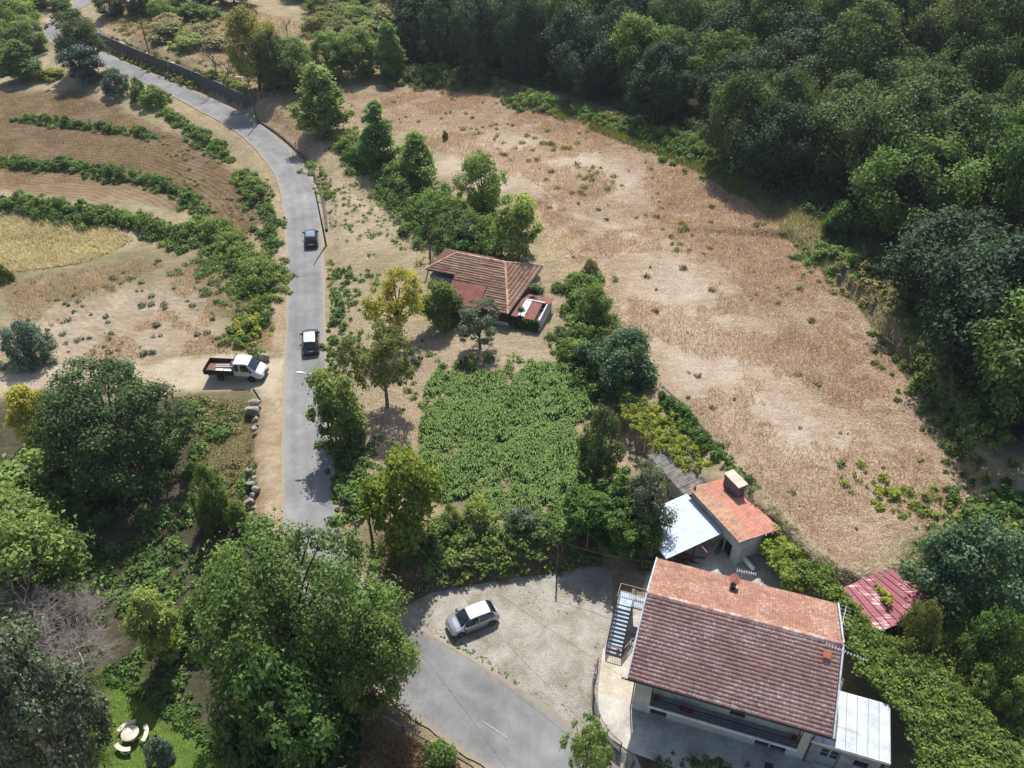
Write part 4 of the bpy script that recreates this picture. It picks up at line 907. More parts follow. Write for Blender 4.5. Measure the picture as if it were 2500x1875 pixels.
# wall holding the dry field above the vine path
bw = catmull([D(1425,838,3.1), D(1493,903,3.1), D(1562,992,3.1), D(1632,1062,3.1)], 4); bwb = MB()
for a, b in zip(bw[:-1], bw[1:]):
    s_ = Vector((.35, .3, 0)); z1, z0 = 3.15, .4
    bwb.quad((a.x, a.y, z0), (b.x, b.y, z0), (b.x+.2, b.y+.2, z1), (a.x+.2, a.y+.2, z1)); bwb.quad((a.x+.2, a.y+.2, z1), (b.x+.2, b.y+.2, z1), (b.x+.34, b.y+.3, z1), (a.x+.34, a.y+.3, z1))
bwb.build('dry_stone_wall', STONE_W, label='dark stone wall holding up the dry field beside the vine path', cat='wall')

# ------------------------------------------------------------------ vehicles
TYRE = plain('tyre', lin('1b1b1c'), .9); RIM = plain('alloy', lin('8f9296'), .35, .7); CARGLASS = plain('car_glass', lin('121a1c'), .05, 0, .9)
LAMP = plain('clear_lamp', lin('d5dade'), .1, 0, .8); TAIL = plain('tail_lamp', lin('a3141f'), .2, 0, .6); TRIM = plain('black_trim', lin('17181a'), .55)
PLATE = plain('number_plate', lin('d6d8da'), .5)
class Shell:
    def __init__(s, st): s.st = sorted(st)          # (x, z_top, half_top, z_belt, half_belt, half_mid, half_low, z_low)
    def row(s, x):
        st = s.st; x = min(max(x, st[0][0]), st[-1][0])
        for a, b in zip(st[:-1], st[1:]):
            if a[0] <= x <= b[0]:
                t = (x-a[0])/max(b[0]-a[0], 1e-6); return [p+(q-p)*t for p, q in zip(a, b)]
    def ring(s, x):
        x, zt, wt, zb, wb, wm, wl, z0 = s.row(x); zm = (zb+z0)/2+.05
        h = [(0, zt), (wt*.55, zt-.006), (wt*.86, zt-.02), (wt, zt-.055), (wt+(wb-wt)*.55, zt-.055+(zb-zt+.055)*.5), (wb, zb), (wb*1.012, zb-.06), (wm, zm), (wm*.995, z0+.12), (wl, z0)]
        return [Vector((x, y, z)) for y, z in h]
    def pt(s, x, k, side=1):
        r = s.ring(x); i = min(int(k), len(r)-2); p = r[i].lerp(r[i+1], k-i); return Vector((p.x, p.y*side, p.z))
    def body(s, n=4):
        xs = []
        for a, b in zip(s.st[:-1], s.st[1:]): xs += [a[0]+(b[0]-a[0])*i/n for i in range(n)]
        xs.append(s.st[-1][0]); mb = MB(); V = []; m = 0
        for x in xs:
            r = s.ring(x); full = [Vector((p.x, -p.y, p.z)) for p in reversed(r[1:])]+r; m = len(full); V += full
        F = [(i*m+j, i*m+j+1, (i+1)*m+j+1, (i+1)*m+j) for i in range(len(xs)-1) for j in range(m-1)]
        F += [((i+1)*m, (i+1)*m+m-1, i*m+m-1, i*m) for i in range(len(xs)-1)]
        mb.add(V, F, True); mb.add(V[:m], [tuple(range(m))]); mb.add(V[-m:], [tuple(range(m-1, -1, -1))]); return mb
    def patch(s, x0, x1, k0, k1, side, off=.012, nx=5, nk=4, x0b=None, x1b=None):
        """panel on the shell: x0..x1 at k0 (upper edge), x0b..x1b at k1 (lower edge)"""
        x0b = x0 if x0b is None else x0b; x1b = x1 if x1b is None else x1b; V = []
        for i in range(nx+1):
            for j in range(nk+1):
                k = k0+(k1-k0)*j/nk; t = j/nk; xa = x0+(x0b-x0)*t; xb = x1+(x1b-x1)*t; x = xa+(xb-xa)*i/nx
                p = s.pt(x, k, side); e = .02; q = s.pt(x+e, k, side)-s.pt(x-e, k, side); w_ = s.pt(x, min(k+.1, 8.9), side)-s.pt(x, max(k-.1, 0), side)
                nrm = q.cross(w_)
                if nrm.length > 1e-9: nrm.normalize()
                if nrm.z < -.2 or nrm.y*side < -.01: nrm = -nrm
                V.append(p+nrm*off)
        return V, [(i*(nk+1)+j, i*(nk+1)+j+1, (i+1)*(nk+1)+j+1, (i+1)*(nk+1)+j) for i in range(nx) for j in range(nk)]
def wheel(parent, x, y, r, w=.2, mat=None):
    sd = 1 if y > 0 else -1
    o = MB().lathe([(r*.62, w/2), (r*.92, w/2), (r, w*.32), (r, -w*.32), (r*.92, -w/2), (r*.5, -w/2)], 22, 'y').build('wheel', TYRE, parent, (x, y, r))
    rm = MB(); rm.lathe([(0, sd*(w/2-.05)), (r*.12, sd*(w/2-.01)), (r*.16, sd*(w/2-.05)), (r*.6, sd*(w/2-.07)), (r*.64, sd*(w/2-.005))], 18, 'y')
    for k in range(5):
        t = k*2*math.pi/5; rm.bar((0, sd*(w/2-.015), 0), (r*.6*math.cos(t), sd*(w/2-.015), r*.6*math.sin(t)), .05, .03)
    rm.build('rim', mat or RIM, o); return o
def car(name, label, loc, rz, st, wb, W, paint, roofp, glass, lamps, rad=.32, rails=False):
    """glass: (ws_top, ws_bot, rw_top, rw_bot, side_front, side_mid, side_rear)"""
    t = thing(name, label, 'car', loc, rz, 'cars on the road and lot'); S = Shell(st); L0, L1 = st[0][0], st[-1][0]
    S.body().build('body', paint, t)
    wst, wsb, rwt, rwb, sf, sm_, sr = glass
    mb = MB()
    for sd in (1, -1): mb.add(*S.patch(rwt+.0, wst, 0, 3.0, sd, .012, 8, 4), True)
    mb.build('roof_panel', roofp, t)
    for nm, xa, xb, ta, tb in (('windshield', wst+.03, wsb-.02, 1, 1), ('rear_window', rwb+.02, rwt-.02, 1, 1)):
        mb = MB()
        for sd in (1, -1):
            V, F = S.patch(min(xa, xb), max(xa, xb), 0, 2.9, sd, .014, 6, 4); mb.add(V, F, True)
        mb.build(nm, CARGLASS, t)
    for sd in (1, -1):
        for a, b, ab, bb_ in ((sm_+.03, sf-.25, sm_+.03, sf), (sr+.2, sm_-.03, sr, sm_-.03)):
            mb = MB(); mb.add(*S.patch(a, b, 3.15, 4.9, sd, .012, 5, 4, ab, bb_), True); mb.build('side_window', CARGLASS, t)
        for x in (wb/2, -wb/2):
            wheel(t, x, sd*(W/2-.1), rad)
            mb = MB(); ar = rad+.07; V = [(x+ar*math.cos(q), sd*(W/2+.006), max(rad+ar*math.sin(q), .2)) for q in np.linspace(-.2, math.pi+.2, 14)]
            mb.add(V, [tuple(range(len(V)))]); mb.build('wheel_arch', TRIM, t)
        mi = MB(); mi.add([(p.x*.09, p.y*.13, p.z*.09) for p in [Vector(v) for v in ((-1,-1,-1),(1,-.8,-1),(1,.8,-1),(-1,1,-1),(-1,-1,1),(.6,-.8,.8),(.6,.8,.8),(-1,1,1))]], [(0,3,2,1),(4,5,6,7),(0,1,5,4),(1,2,6,5),(2,3,7,6),(3,0,4,7)])
        r5 = S.pt(sf-.15, 4.7, sd); mi.build('mirror', paint if roofp is not WHITEP else TRIM, t, (r5.x, r5.y+sd*.12, r5.z))
        for nm, xr, kk, mt in (('headlight', (L1-.34, L1-.06), (5.2, 6.6), LAMP), ('tail_light', (L0+.02, L0+.2), (4.9, 6.9), TAIL)):
            mb = MB(); mb.add(*S.patch(xr[0], xr[1], kk[0], kk[1], sd, .014, 3, 3), True); mb.build(nm, mt, t)
        for x in (sf-.02, sm_, sr+.12): MB().bar(S.pt(x, 5.1, sd)+Vector((0, sd*.004, 0)), S.pt(x, 8.3, sd)+Vector((0, sd*.004, 0)), .012, .012).build('door_seam', TRIM, t)
        for x in (sm_+.12, sr+.3): q = S.pt(x, 5.9, sd); MB().box((q.x-.07, q.y-.015, q.z-.015), (q.x+.07, q.y+.02, q.z+.015)).build('door_handle', TRIM, t)
        if rails:
            a, b = S.pt(rwt+.1, 2.7, sd), S.pt(wst-.2, 2.7, sd); MB().bar(a+Vector((0, 0, .05)), b+Vector((0, 0, .05)), .03).build('roof_rail', RIM, t)
    MB().box((L0-.012, -.26, .62), (L0+.02, .26, .73)).build('number_plate', PLATE, t); MB().box((L1-.01, -.26, .42), (L1+.014, .26, .53)).build('number_plate', PLATE, t)
    MB().box((L0-.02, -W/2*.8, .24), (L0+.1, W/2*.8, .46)).build('rear_bumper', TRIM, t); MB().box((L1-.12, -W/2*.74, .24), (L1+.012, W/2*.74, .4)).build('front_bumper', TRIM, t)
    return t
# station: x, z_top, half_top, z_belt, half_belt, half_mid, half_low, z_low
HATCH = [(-1.99,.70,.55,.62,.62,.66,.60,.30),(-1.93,.92,.62,.84,.74,.76,.70,.24),(-1.82,1.06,.60,.94,.80,.83,.76,.2),(-1.5,1.40,.56,.98,.85,.87,.8,.2),(-1.2,1.47,.57,.97,.865,.875,.82,.2),(-.3,1.50,.58,.95,.87,.88,.83,.2),(.35,1.45,.565,.93,.87,.88,.83,.2),(.62,1.33,.56,.92,.87,.88,.83,.2),(1.18,.99,.68,.91,.855,.88,.82,.2),(1.6,.90,.64,.82,.83,.86,.78,.21),(1.88,.76,.52,.68,.7,.74,.66,.24),(1.99,.56,.4,.5,.5,.56,.5,.3)]
SUV = [(-2.1,.85,.6,.75,.66,.70,.62,.34),(-2.02,1.08,.64,.98,.78,.80,.72,.28),(-1.92,1.24,.62,1.06,.84,.87,.78,.24),(-1.62,1.55,.60,1.08,.88,.90,.82,.24),(-1.2,1.63,.61,1.07,.895,.905,.84,.24),(-.3,1.66,.62,1.05,.90,.91,.85,.24),(.35,1.61,.6,1.04,.90,.91,.85,.24),(.6,1.5,.6,1.03,.9,.91,.85,.24),(1.15,1.13,.72,1.04,.89,.91,.84,.24),(1.65,1.04,.68,.95,.86,.89,.8,.26),(1.98,.86,.56,.78,.72,.76,.68,.3),(2.1,.62,.42,.55,.52,.58,.52,.36)]
CARB = [(-2.02,.80,.57,.70,.64,.68,.6,.3),(-1.95,1.0,.62,.9,.76,.78,.7,.24),(-1.85,1.14,.6,1.0,.82,.84,.76,.2),(-1.45,1.47,.56,1.0,.86,.88,.8,.2),(-1.1,1.53,.57,.99,.87,.88,.82,.2),(-.3,1.55,.58,.97,.875,.885,.83,.2),(.3,1.51,.57,.96,.875,.885,.83,.2),(.6,1.38,.57,.95,.87,.88,.83,.2),(1.2,1.03,.68,.95,.86,.88,.82,.2),(1.65,.93,.64,.85,.83,.86,.78,.21),(1.92,.78,.52,.7,.7,.74,.66,.25),(2.03,.58,.4,.52,.5,.56,.5,.3)]
WHITEP = plain('white_roof_paint', lin('d2d6da'), .25, 0, .5, .6); SILVER = plain('silver_paint', lin('a9a9b0'), .32, .55, .5, .5); BLACKP = plain('black_paint', lin('1c1f25'), .22, .2, .5, .8); GRAPH = plain('graphite_paint', lin('3a3e44'), .25, .4, .5, .8); SROOF = plain('silver_roof', lin('bfc5ca'), .3, .3, .5, .6)
f0, f1 = PX(1127, 1554, 0), PX(1198.4, 1526, 0); fw = (f0-f1).normalized(); sd_ = Vector((-fw.y, fw.x, 0)); mid_ = (f0+f1)/2-sd_*.78
mid_.z = .0
car('parked_car', 'silver hatchback with white roof parked on the gravel lot', mid_, math.atan2(fw.y, fw.x), HATCH, 2.54, 1.76, SILVER, WHITEP, (.36, 1.16, -1.3, -1.8, 1.05, -.28, -1.62), None)
def roadcar(name, label, px, py, st, wb, W, p, r, g, rails=False):
    a = PX(px, py, 0); b = PX(px-1.5, py-60, 0); d_ = (b-a).normalized(); return car(name, label, a, math.atan2(d_.y, d_.x), st, wb, W, p, r, g, None, .34, rails)
roadcar('moving_car', 'dark grey crossover with silver roof driving away on the road', 760, 843, SUV, 2.6, 1.82, GRAPH, SROOF, (.36, 1.13, -1.45, -1.9, 1.05, -.25, -1.7), True)
roadcar('moving_car', 'small black car farther up the road past the pole', 761, 590, CARB, 2.55, 1.77, BLACKP, plain('blue_grey_roof', lin('6d7a86'), .15, .1, .6, 1.0), (.32, 1.18, -1.2, -1.83, 1.08, -.28, -1.6))  # roof panel coloured blue-grey, paler than the black body
# dropside truck
w0, w1 = PX(537, 925, 0), PX(615, 929, 0); d_ = (w1-w0).normalized(); sd_ = Vector((-d_.y, d_.x, 0)); tc_ = (w0+w1)/2+sd_*.85
TR = thing('dropside_truck', 'white double-cab truck with dark brown dropside bed leaving the dirt track', 'truck', tc_+Vector((0, 0, hz(tc_.x, tc_.y)+.03)), math.atan2(d_.y, d_.x))
TWHITE = plain('truck_white', lin('d9dcdf'), .3, 0, .5, .4)
CAB = [(.0,2.18,.80,1.35,.97,.98,.95,.55),(.05,2.24,.84,1.34,.98,.99,.96,.5),(1.2,2.27,.84,1.33,.99,1.0,.97,.48),(1.5,2.22,.82,1.32,.99,1.0,.97,.48),(1.68,2.12,.8,1.31,.99,1.0,.97,.48),(2.35,1.45,.84,1.28,.97,1.0,.96,.48),(2.62,1.28,.78,1.14,.95,.98,.94,.45),(2.95,1.05,.68,.95,.86,.9,.84,.45),(3.06,.8,.58,.72,.72,.78,.74,.42)]
S = Shell(CAB); cabx = -.0; S.body().build('cab', TWHITE, TR, (cabx, 0, 0))
mb = MB()
for sd in (1, -1): mb.add(*S.patch(1.66, 2.36, 0, 2.95, sd, .014, 6, 4), True)
mb.build('windshield', CARGLASS, TR)
for sd in (1, -1):
    for a, b, ab, bb_ in ((.12, .62, .12, .62), (.78, 1.45, .78, 1.95)):
        mb = MB(); mb.add(*S.patch(a, b, 3.2, 4.95, sd, .013, 5, 4, ab, bb_), True); mb.build('side_window', CARGLASS, TR)
    for x in (.72, .06, 1.9):
        MB().bar(S.pt(x, 5.3, sd)+Vector((0, sd*.006, 0)), S.pt(x, 8.0, sd)+Vector((0, sd*.006, 0)), .012, .012).build('door_seam', TRIM, TR)
    for x in (.2, .95): MB().box((x, sd*.985-.02, 1.12), (x+.16, sd*.985+.03, 1.2)).build('door_handle', TRIM, TR)
    MB().box((.1, min(sd*.98, sd*1.02), .62), (1.9, max(sd*.98, sd*1.02), .72)).build('side_trim', TRIM, TR)
    MB().box((1.82, min(sd*1.06, sd*1.26), 1.35), (1.94, max(sd*1.06, sd*1.26), 1.72)).build('mirror', TRIM, TR)
    mb = MB(); mb.add(*S.patch(2.66, 2.93, 5.0, 6.6, sd, .014, 3, 3), True); mb.build('headlight', LAMP, TR)
    MB().box((-3.1, sd*.72-.14, .62), (-3.06, sd*.72+.14, .74)).build('tail_light', TAIL, TR)
    for x in (-1.55, 1.78+.02): wheel(TR, x, sd*(.92 if x < 0 else .9), .35, .24, plain('steel_rim', lin('6d7074'), .5, .5))
    MB().lathe([(.0, 0), (.43, 0), (.43, .012)], 20, 'y', (1.8, sd*1.004-.006, .42)).build('wheel_arch', TRIM, TR)
MB().box((2.6, -.86, .38), (3.1, .86, .66)).build('front_bumper', TRIM, TR); MB().box((3.0, -.35, .74), (3.075, .35, .92)).build('grille', TRIM, TR)
MB().box((-3.0, -.4, .5), (1.5, -.28, .72)).box((-3.0, .28, .5), (1.5, .4, .72)).box((-2.9, -.85, .45), (-2.75, .85, .6)).build('chassis', TRIM, TR)
BEDW = M('bed_planks', lin('7f5d4b'), .9, lin('5d483e'), 1.5, bump=.3, streak=(.6, 6, 1)); BEDS = M('bed_sides', lin('3d2e30'), .8, lin('2a2224'), 2)
MB().box((-3.2, -1.05, .86), (-.12, 1.05, .93)).build('bed_floor', BEDW, TR)
for sd in (1, -1): MB().box((-3.2, min(sd*1.02, sd*1.07), .8), (-.12, max(sd*1.02, sd*1.07), 1.42)).build('side_board', BEDS, TR)
MB().box((-3.25, -1.07, .8), (-3.202, 1.07, 1.42)).build('tailgate', BEDS, TR); MB().box((-.118, -1.05, .8), (-.07, 1.05, 1.75)).build('headboard', BEDS, TR)
MB().box((-.069, -.95, .55), (.02, .95, 1.6)).build('gap_blocker', BEDS, TR)  # panel added to stop sunlight leaking between cab and bed
MB().bar((-.09, -1.0, 2.3), (-.09, 1.0, 2.3), .06).bar((-.09, -1.0, .9), (-.09, -1.0, 2.3), .05).bar((-.09, 1.0, .9), (-.09, 1.0, 2.3), .05).build('rack', TRIM, TR)
MB().box((-1.95, -.95, .3), (-1.9, -.6, .75)).box((-1.95, .6, .3), (-1.9, .95, .75)).build('mud_flap', TRIM, TR)
Mt = Matrix.Translation(TR.location)@Matrix.Rotation(TR.rotation_euler.z, 4, 'Z')
ld = thing('ladder', 'white aluminium ladder lying in the truck bed', 'ladder', Mt@Vector((-1.3, .35, .98)), TR.rotation_euler.z+.05)
for y in (-.18, .18): MB().bar((-1.1, y, .02), (1.1, y, .1), .05, .06).build('rail', PVC, ld)
for i in range(9): MB().bar((-.95+i*.24, -.18, .035+i*.007), (-.95+i*.24, .18, .035+i*.007), .035).build('rung', PVC, ld)
for x, lb in ((-1.75, 'rear'), (-.85, 'front')):
    o = MB().box((-.4, -.24, 0), (.4, .24, .05)).build('foam_board', PVC, None, Mt@Vector((x, -.45, .95)), label='white board lying flat in the truck bed, the one nearest the '+('tailgate' if lb == 'rear' else 'cab'), cat='board'); o.rotation_euler = (0, 0, TR.rotation_euler.z+(.1 if lb == 'rear' else -.05))
o = MB().lathe([(.14, 0), (.2, .1), (.17, .25), (.06, .33), (0, .33)], 9).build('pink_bag', plain('pink_plastic', lin('c9557c'), .6), None, Mt@Vector((-.75, .72, .96)), label='crumpled pink bag beside the ladder in the truck bed', cat='bag')

# ------------------------------------------------------------------ poles, lamps, cables, rail, rocks, garden set
POLEW = M('weathered_pole', lin('6a5a4c'), .9, lin('463c34'), 1.5, bump=.3, streak=(4, 4, .4)); POLEC = M('concrete_pole', lin('8f8b84'), .9, lin('6b6761'), 1.5)
def pole(label, gx_, gy_, h, mat, r=.13, lamp=None, name='utility_pole', arm=True, cat='pole', lean=(0, 0), base=None):
    b = base or G(gx_, gy_); t = thing(name, label, cat, b)
    MB().tube([(0, 0, -.3), (lean[0], lean[1], h)], [r, r*.62], 10).build('pole', mat, t); tp = Vector((lean[0], lean[1], h))
    if arm:
        MB().bar(tp+Vector((-.45, 0, -.35)), tp+Vector((.45, 0, -.35)), .07).build('crossarm', WOODG, t)
        for x in (-.38, 0, .38): MB().lathe([(.02, 0), (.05, .05), (.04, .1), (.05, .14), (0, .17)], 8, 'z', tp+Vector((x, 0, -.31))).build('insulator', PVC, t)
    if lamp:
        lx_, ly_ = lamp; e = tp+Vector((lx_, ly_, .25)); MB().tube([tp+Vector((0, 0, -.5)), tp+Vector((lx_*.25, ly_*.25, .05)), tp+Vector((lx_*.6, ly_*.6, .22)), e], .035, 8).build('lamp_arm', ALU, t)
        dl = Vector((lx_, ly_, 0)).normalized(); hd = MB(); sdv = Vector((-dl.y, dl.x, 0))
        V = []; 
        for s0, wv_, hh in ((0, .06, .05), (.2, .13, .1), (.5, .12, .09), (.7, .04, .05)):
            c_ = e+dl*s0; V += [c_-sdv*wv_, c_-sdv*wv_*.6+Vector((0, 0, hh)), c_+sdv*wv_*.6+Vector((0, 0, hh)), c_+sdv*wv_]
        F = [(i*4+j, i*4+(j+1) % 4, (i+1)*4+(j+1) % 4, (i+1)*4+j) for i in range(3) for j in range(4)]+[(0, 1, 2, 3), (15, 14, 13, 12)]
        hd.add(V, F, True); hd.build('lamp_head', PVC, t)
    return b+tp
t1 = pole('tall pole with street lamp at the end of the dark retaining wall', 557, 270, 8.0, POLEW, lamp=(-1.2, -.3), name='lamp_post', cat='street lamp', lean=(-.15, 0))
MB().tube([t1+Vector((0, 0, -1.2)), G(592, 285)], .02, 5).build('guy_wire', IRON, label='steel stay wire running from the lamp pole to the ground', cat='cable')
sg = thing('road_sign', 'small white sign plate at the foot of the lamp pole', 'sign', G(551, 262)); MB().bar((0, 0, 0), (0, 0, 1.0), .05).build('post', ALU, sg); MB().box((-.18, -.03, .7), (.18, .0, 1.05)).build('plate', PVC, sg)
t0 = pole('wooden pole standing above the retaining wall', 322, 122, 7.5, POLEW, base=G(323, 118), arm=False)
t2 = pole('dark wooden pole on the right verge beside the black car', 705, 531, 8.0, POLEW, arm=False, lean=(-.35, .1))
t3 = pole('wooden pole behind the old tiled house', 930, 565, 7.0, POLEW)
lb = G(716, 955); t4 = pole('street lamp post half hidden in the roadside tree', 0, 0, 8.2, POLEC, lamp=(-1.4, .1), name='lamp_post', cat='street lamp', base=lb, arm=False)
t5 = pole('concrete pole at the back of the gravel lot', 1203, 1240, 4.2, POLEW, .1, arm=False)
t6 = pole('pole among the bushes by the yellow tree', 806, 1180, 7.0, POLEW)
def cable(label, a, b, sag, r=.009):
    a, b = Vector(a), Vector(b); MB().tube([a.lerp(b, i/14)+Vector((0, 0, -sag*4*(i/14)*(1-i/14))) for i in range(15)], r, 5).build('overhead_cable', IRON, label=label, cat='cable')
cable('overhead wire from the wooden pole above the wall to the lamp pole', t0, t1, 1.2); cable('overhead wire from the bend lamp pole to the verge pole', t1, t2, 1.6)
cable('overhead wire along the road between the verge pole and the lamp post', t2, t4, 1.4); cable('overhead wire from the hidden lamp post to the bush pole', t4, t6, .8); cable('overhead wire from the bush pole to the lot pole', t6, t5, 1.0)
cable('thin white cable from the lot pole to the farmhouse eave', t5, HL(.1, 10.2, 5.0), .5, .016); cable('overhead wire crossing the gravel lot towards the house corner', t6, HL(.3, -.05, 4.7), .9)
cable('overhead wire running low over the road at the bottom', t6+Vector((.4, 0, -.3)), Vector((12, 18, 7)), 1.2)
# crash barrier
gr = thing('guard_rail', 'galvanised crash barrier along the lower road verge', 'guard rail', (0, 0, 0)); GALV = M('galvanised', lin('a9aeb3'), .4, lin('84898e'), 3, metal=.5)
gp = [PX(930, 1753, -.7), PX(985, 1783, -.85), PX(1040, 1816, -1.0), PX(1100, 1850, -1.2), PX(1170, 1893, -1.4)]; gp = catmull(gp, 4)
for p in gp: p.z = float(roadz(p.y))-.1

for i in range(3):
    s_ = MB(); seg = gp[i*5:i*5+6]
    if len(seg) < 2: continue
    V = []; prof_ = [(0, .42), (.05, .48), (.0, .55), (0, .6), (.05, .67), (0, .73)]
    for q, p in enumerate(seg):
        d_ = (seg[min(q+1, len(seg)-1)]-seg[max(q-1, 0)]).normalized(); sd = Vector((-d_.y, d_.x, 0)); V += [p+sd*a+Vector((0, 0, b)) for a, b in prof_]
    s_.add(V, [(k*6+j, k*6+j+1, k*6+7+j, k*6+6+j) for k in range(len(seg)-1) for j in range(5)], True); s_.build('rail_section', GALV, gr)
for p in gp[::4]: MB().box((p.x-.05, p.y-.06-.05, p.z-.6), (p.x+.05, p.y+.0-.05, p.z+.7)).build('post', BRONZE, gr)
# boulders
def rock(name, label, loc, r, seed, mat=STONE, sq=(1, 1, .7), group=None):
    bm = bmesh.new(); bmesh.ops.create_icosphere(bm, subdivisions=3, radius=1); rg = random.Random(seed); pl = [(Vector((rg.gauss(0, 1), rg.gauss(0, 1), rg.gauss(0, 1))).normalized(), rg.uniform(.55, .85)) for _ in range(9)]
    for v in bm.verts:
        for n_, d0 in pl:
            k_ = v.co.dot(n_)-d0
            if k_ > 0: v.co -= n_*k_*.9
        v.co = Vector((v.co.x*sq[0], v.co.y*sq[1], v.co.z*sq[2]))*r
    me = bpy.data.meshes.new(name); bm.to_mesh(me); bm.free(); return put(name, me, mat, None, loc, label=label, cat='rock', group=group)
g0 = 'boulders along the verge'
rock('boulder', 'squat grey boulder under the creeper beside the dirt track corner', PX(646, 872, .35), .62, 1, sq=(.9, .8, .95), group=g0)
rock('boulder', 'uppermost of the row of pale boulders below the truck', PX(622, 985, .2), .68, 2, sq=(1.15, .7, .7), group=g0)
rock('boulder', 'largest pale boulder in the row below the truck', PX(616, 1003, .2), .75, 3, sq=(1.1, .8, .75), group=g0)
rock('boulder', 'narrow upright boulder, third in the row below the truck', PX(623, 1026, .1), .55, 4, sq=(.6, .9, .8), group=g0)
rock('boulder', 'small lowest boulder in the row below the truck', PX(621, 1046, 0), .4, 5, sq=(.8, .9, .7), group=g0)
rock('boulder', 'small dark stone on the left verge above the creeper', PX(686, 698, .1), .28, 6, group=g0)
rg = random.Random(9)
ORD = ['uppermost', 'second', 'third', 'fourth', 'fifth', 'sixth', 'seventh', 'eighth', 'ninth', 'tenth', 'eleventh', 'twelfth', 'lowest']
for i in range(13):
    yy = 1150+i*15; xx = 607+(i*37 % 23)-i*.2
    rock('rubble_stone', 'grey stone of the broken road edge at lower left, '+ORD[i]+' in line', PX(xx, yy, -.5), rg.uniform(.25, .6), 20+i, sq=(rg.uniform(.7, 1.2), rg.uniform(.7, 1.1), rg.uniform(.6, .9)), group='stones of the broken road edge')
wpst = thing('fence_post', 'dark slanted wooden post at the truck track corner', 'post', PX(636, 976, 0)); MB().tube([(0, 0, -.2), (-.55, .25, 1.15)], .09, 7).build('shaft', WOODD, wpst); MB().bar((-.56, .25, 1.12), (-.54, .24, 1.2), .2).build('cap', WOODD, wpst)
# round garden table and curved benches
GW = M('white_concrete', lin('d9cfbf'), .8, lin('bfb4a2'), 2.5)
tb0 = PX(317, 1790, -4.0); tz = hz(tb0.x, tb0.y); tb0 = PX(317, 1790, tz+.72)
GT = thing('garden_table', 'round white stone table on the lawn', 'table', Vector((tb0.x, tb0.y, tz)))
MB().lathe([(0, .64), (.3, .64), (.6, .66), (.64, .69), (.64, .73), (.61, .76), (0, .76)], 40).build('table_top', GW, GT); MB().lathe([(.32, 0), (.3, .06), (.14, .15), (.13, .5), (.28, .638)], 20).build('pedestal', GW, GT); MB().lathe([(.0, .775), (.04, .77), (.04, .762)], 10).build('parasol_hole', TRIM, GT)
def bench(label, a0):
    t = thing('curved_bench', label, 'bench', Vector((tb0.x, tb0.y, tz)), 0, 'curved benches round the garden table'); n_ = 14; ri, ro = .92, 1.25; sp = .62
    V = []; 
    for i in range(n_+1):
        a = a0-sp+2*sp*i/n_; V += [(r*math.cos(a), r*math.sin(a), z) for r, z in ((ri, .37), (ro, .37), (ro, .45), (ri, .45))]
    F = [(i*4+j, i*4+(j+1) % 4, i*4+4+(j+1) % 4, i*4+4+j) for i in range(n_) for j in range(4)]+[(3, 2, 1, 0), (n_*4, n_*4+1, n_*4+2, n_*4+3)]
    MB().add(V, F).build('seat', GW, t)
    for a in (a0-.42, a0+.42): MB().add([(r*math.cos(a+da), r*math.sin(a+da), z) for z in (0, .368) for r, da in ((ri+.06, -.07), (ro-.06, -.06), (ro-.06, .06), (ri+.06, .07))], [(3,2,1,0),(4,5,6,7),(0,1,5,4),(1,2,6,5),(2,3,7,6),(3,0,4,7)]).build('leg', GW, t)
bench('curved white bench behind the round table, partly hidden by the table top', math.radians(128)); bench('curved white bench on the right of the round table', math.radians(12)); bench('curved white bench in front of the round table', math.radians(-108))
rock('lawn_stone', 'pale stone on the stream bank beside the lawn', G(484, 1558), .3, 77, sq=(1.1, .8, .6))
for i, (x, y) in enumerate(((370, 900), (450, 868), (470, 880), (560, 660))):
    pass

# ------------------------------------------------------------------ foliage
def leaf_cards(C, Nn, size, rng, asp=.55, droop=.25):
    n = len(C); Nn = Nn/(np.linalg.norm(Nn, axis=1, keepdims=True)+1e-9)
    t = np.cross(Nn, rng.normal(0, 1, (n, 3))); t /= np.linalg.norm(t, axis=1, keepdims=True)+1e-9; b = np.cross(Nn, t)
    s = (size*(.4+1.15*rng.rand(n)))[:, None]; dn = Nn*s*droop
    V = np.stack([C+t*s-dn, C+b*s*asp+dn*.3, C-t*s-dn, C-b*s*asp+dn*.3], 1).reshape(-1, 3)
    F = np.arange(n*4).reshape(n, 4); return V, F, np.clip(.5+rng.normal(0, .13, n), 0, 1)
def puff_leaves(puffs, per_area, leaf, rng, centre=None, up=.5, cut=-.35, jitter=.42, maxn=60000):
    """leaf cards spread over the shells of many small clumps; puffs rows are x, y, z, r, squash"""
    P = np.asarray(puffs, float); Cs = []; Ns = []; Ts = []
    ar = 4*math.pi*P[:, 3]**2*per_area; tot = ar.sum()
    if tot > maxn: ar *= maxn/tot
    for p, a in zip(P, ar):
        k = int(a)+1; d = rng.normal(0, 1, (k, 3)); d /= np.linalg.norm(d, axis=1, keepdims=True)
        if centre is not None:
            o = p[:3]-centre; o = o/(np.linalg.norm(o)+1e-6); d = d[(d@o) > cut]
        else: d = d[d[:, 2] > cut]
        k = len(d); rr_ = .5+.55*rng.rand(k); fz_ = rng.rand(k) < .16; rr_[fz_] = 1.0+.55*rng.rand(int(fz_.sum()))**1.5; r = p[3]*rr_[:, None]; q = d*r; q[:, 2] *= p[4]
        Cs.append(p[:3]+q); Ns.append(d*.7+rng.normal(0, jitter, (k, 3))+np.array([0, 0, up])); Ts.append(np.full(k, rng.normal(0, .16)))
    C = np.concatenate(Cs); V, F, t = leaf_cards(C, np.concatenate(Ns), leaf, rng); return V, F, np.clip(t+np.concatenate(Ts), 0, 1)
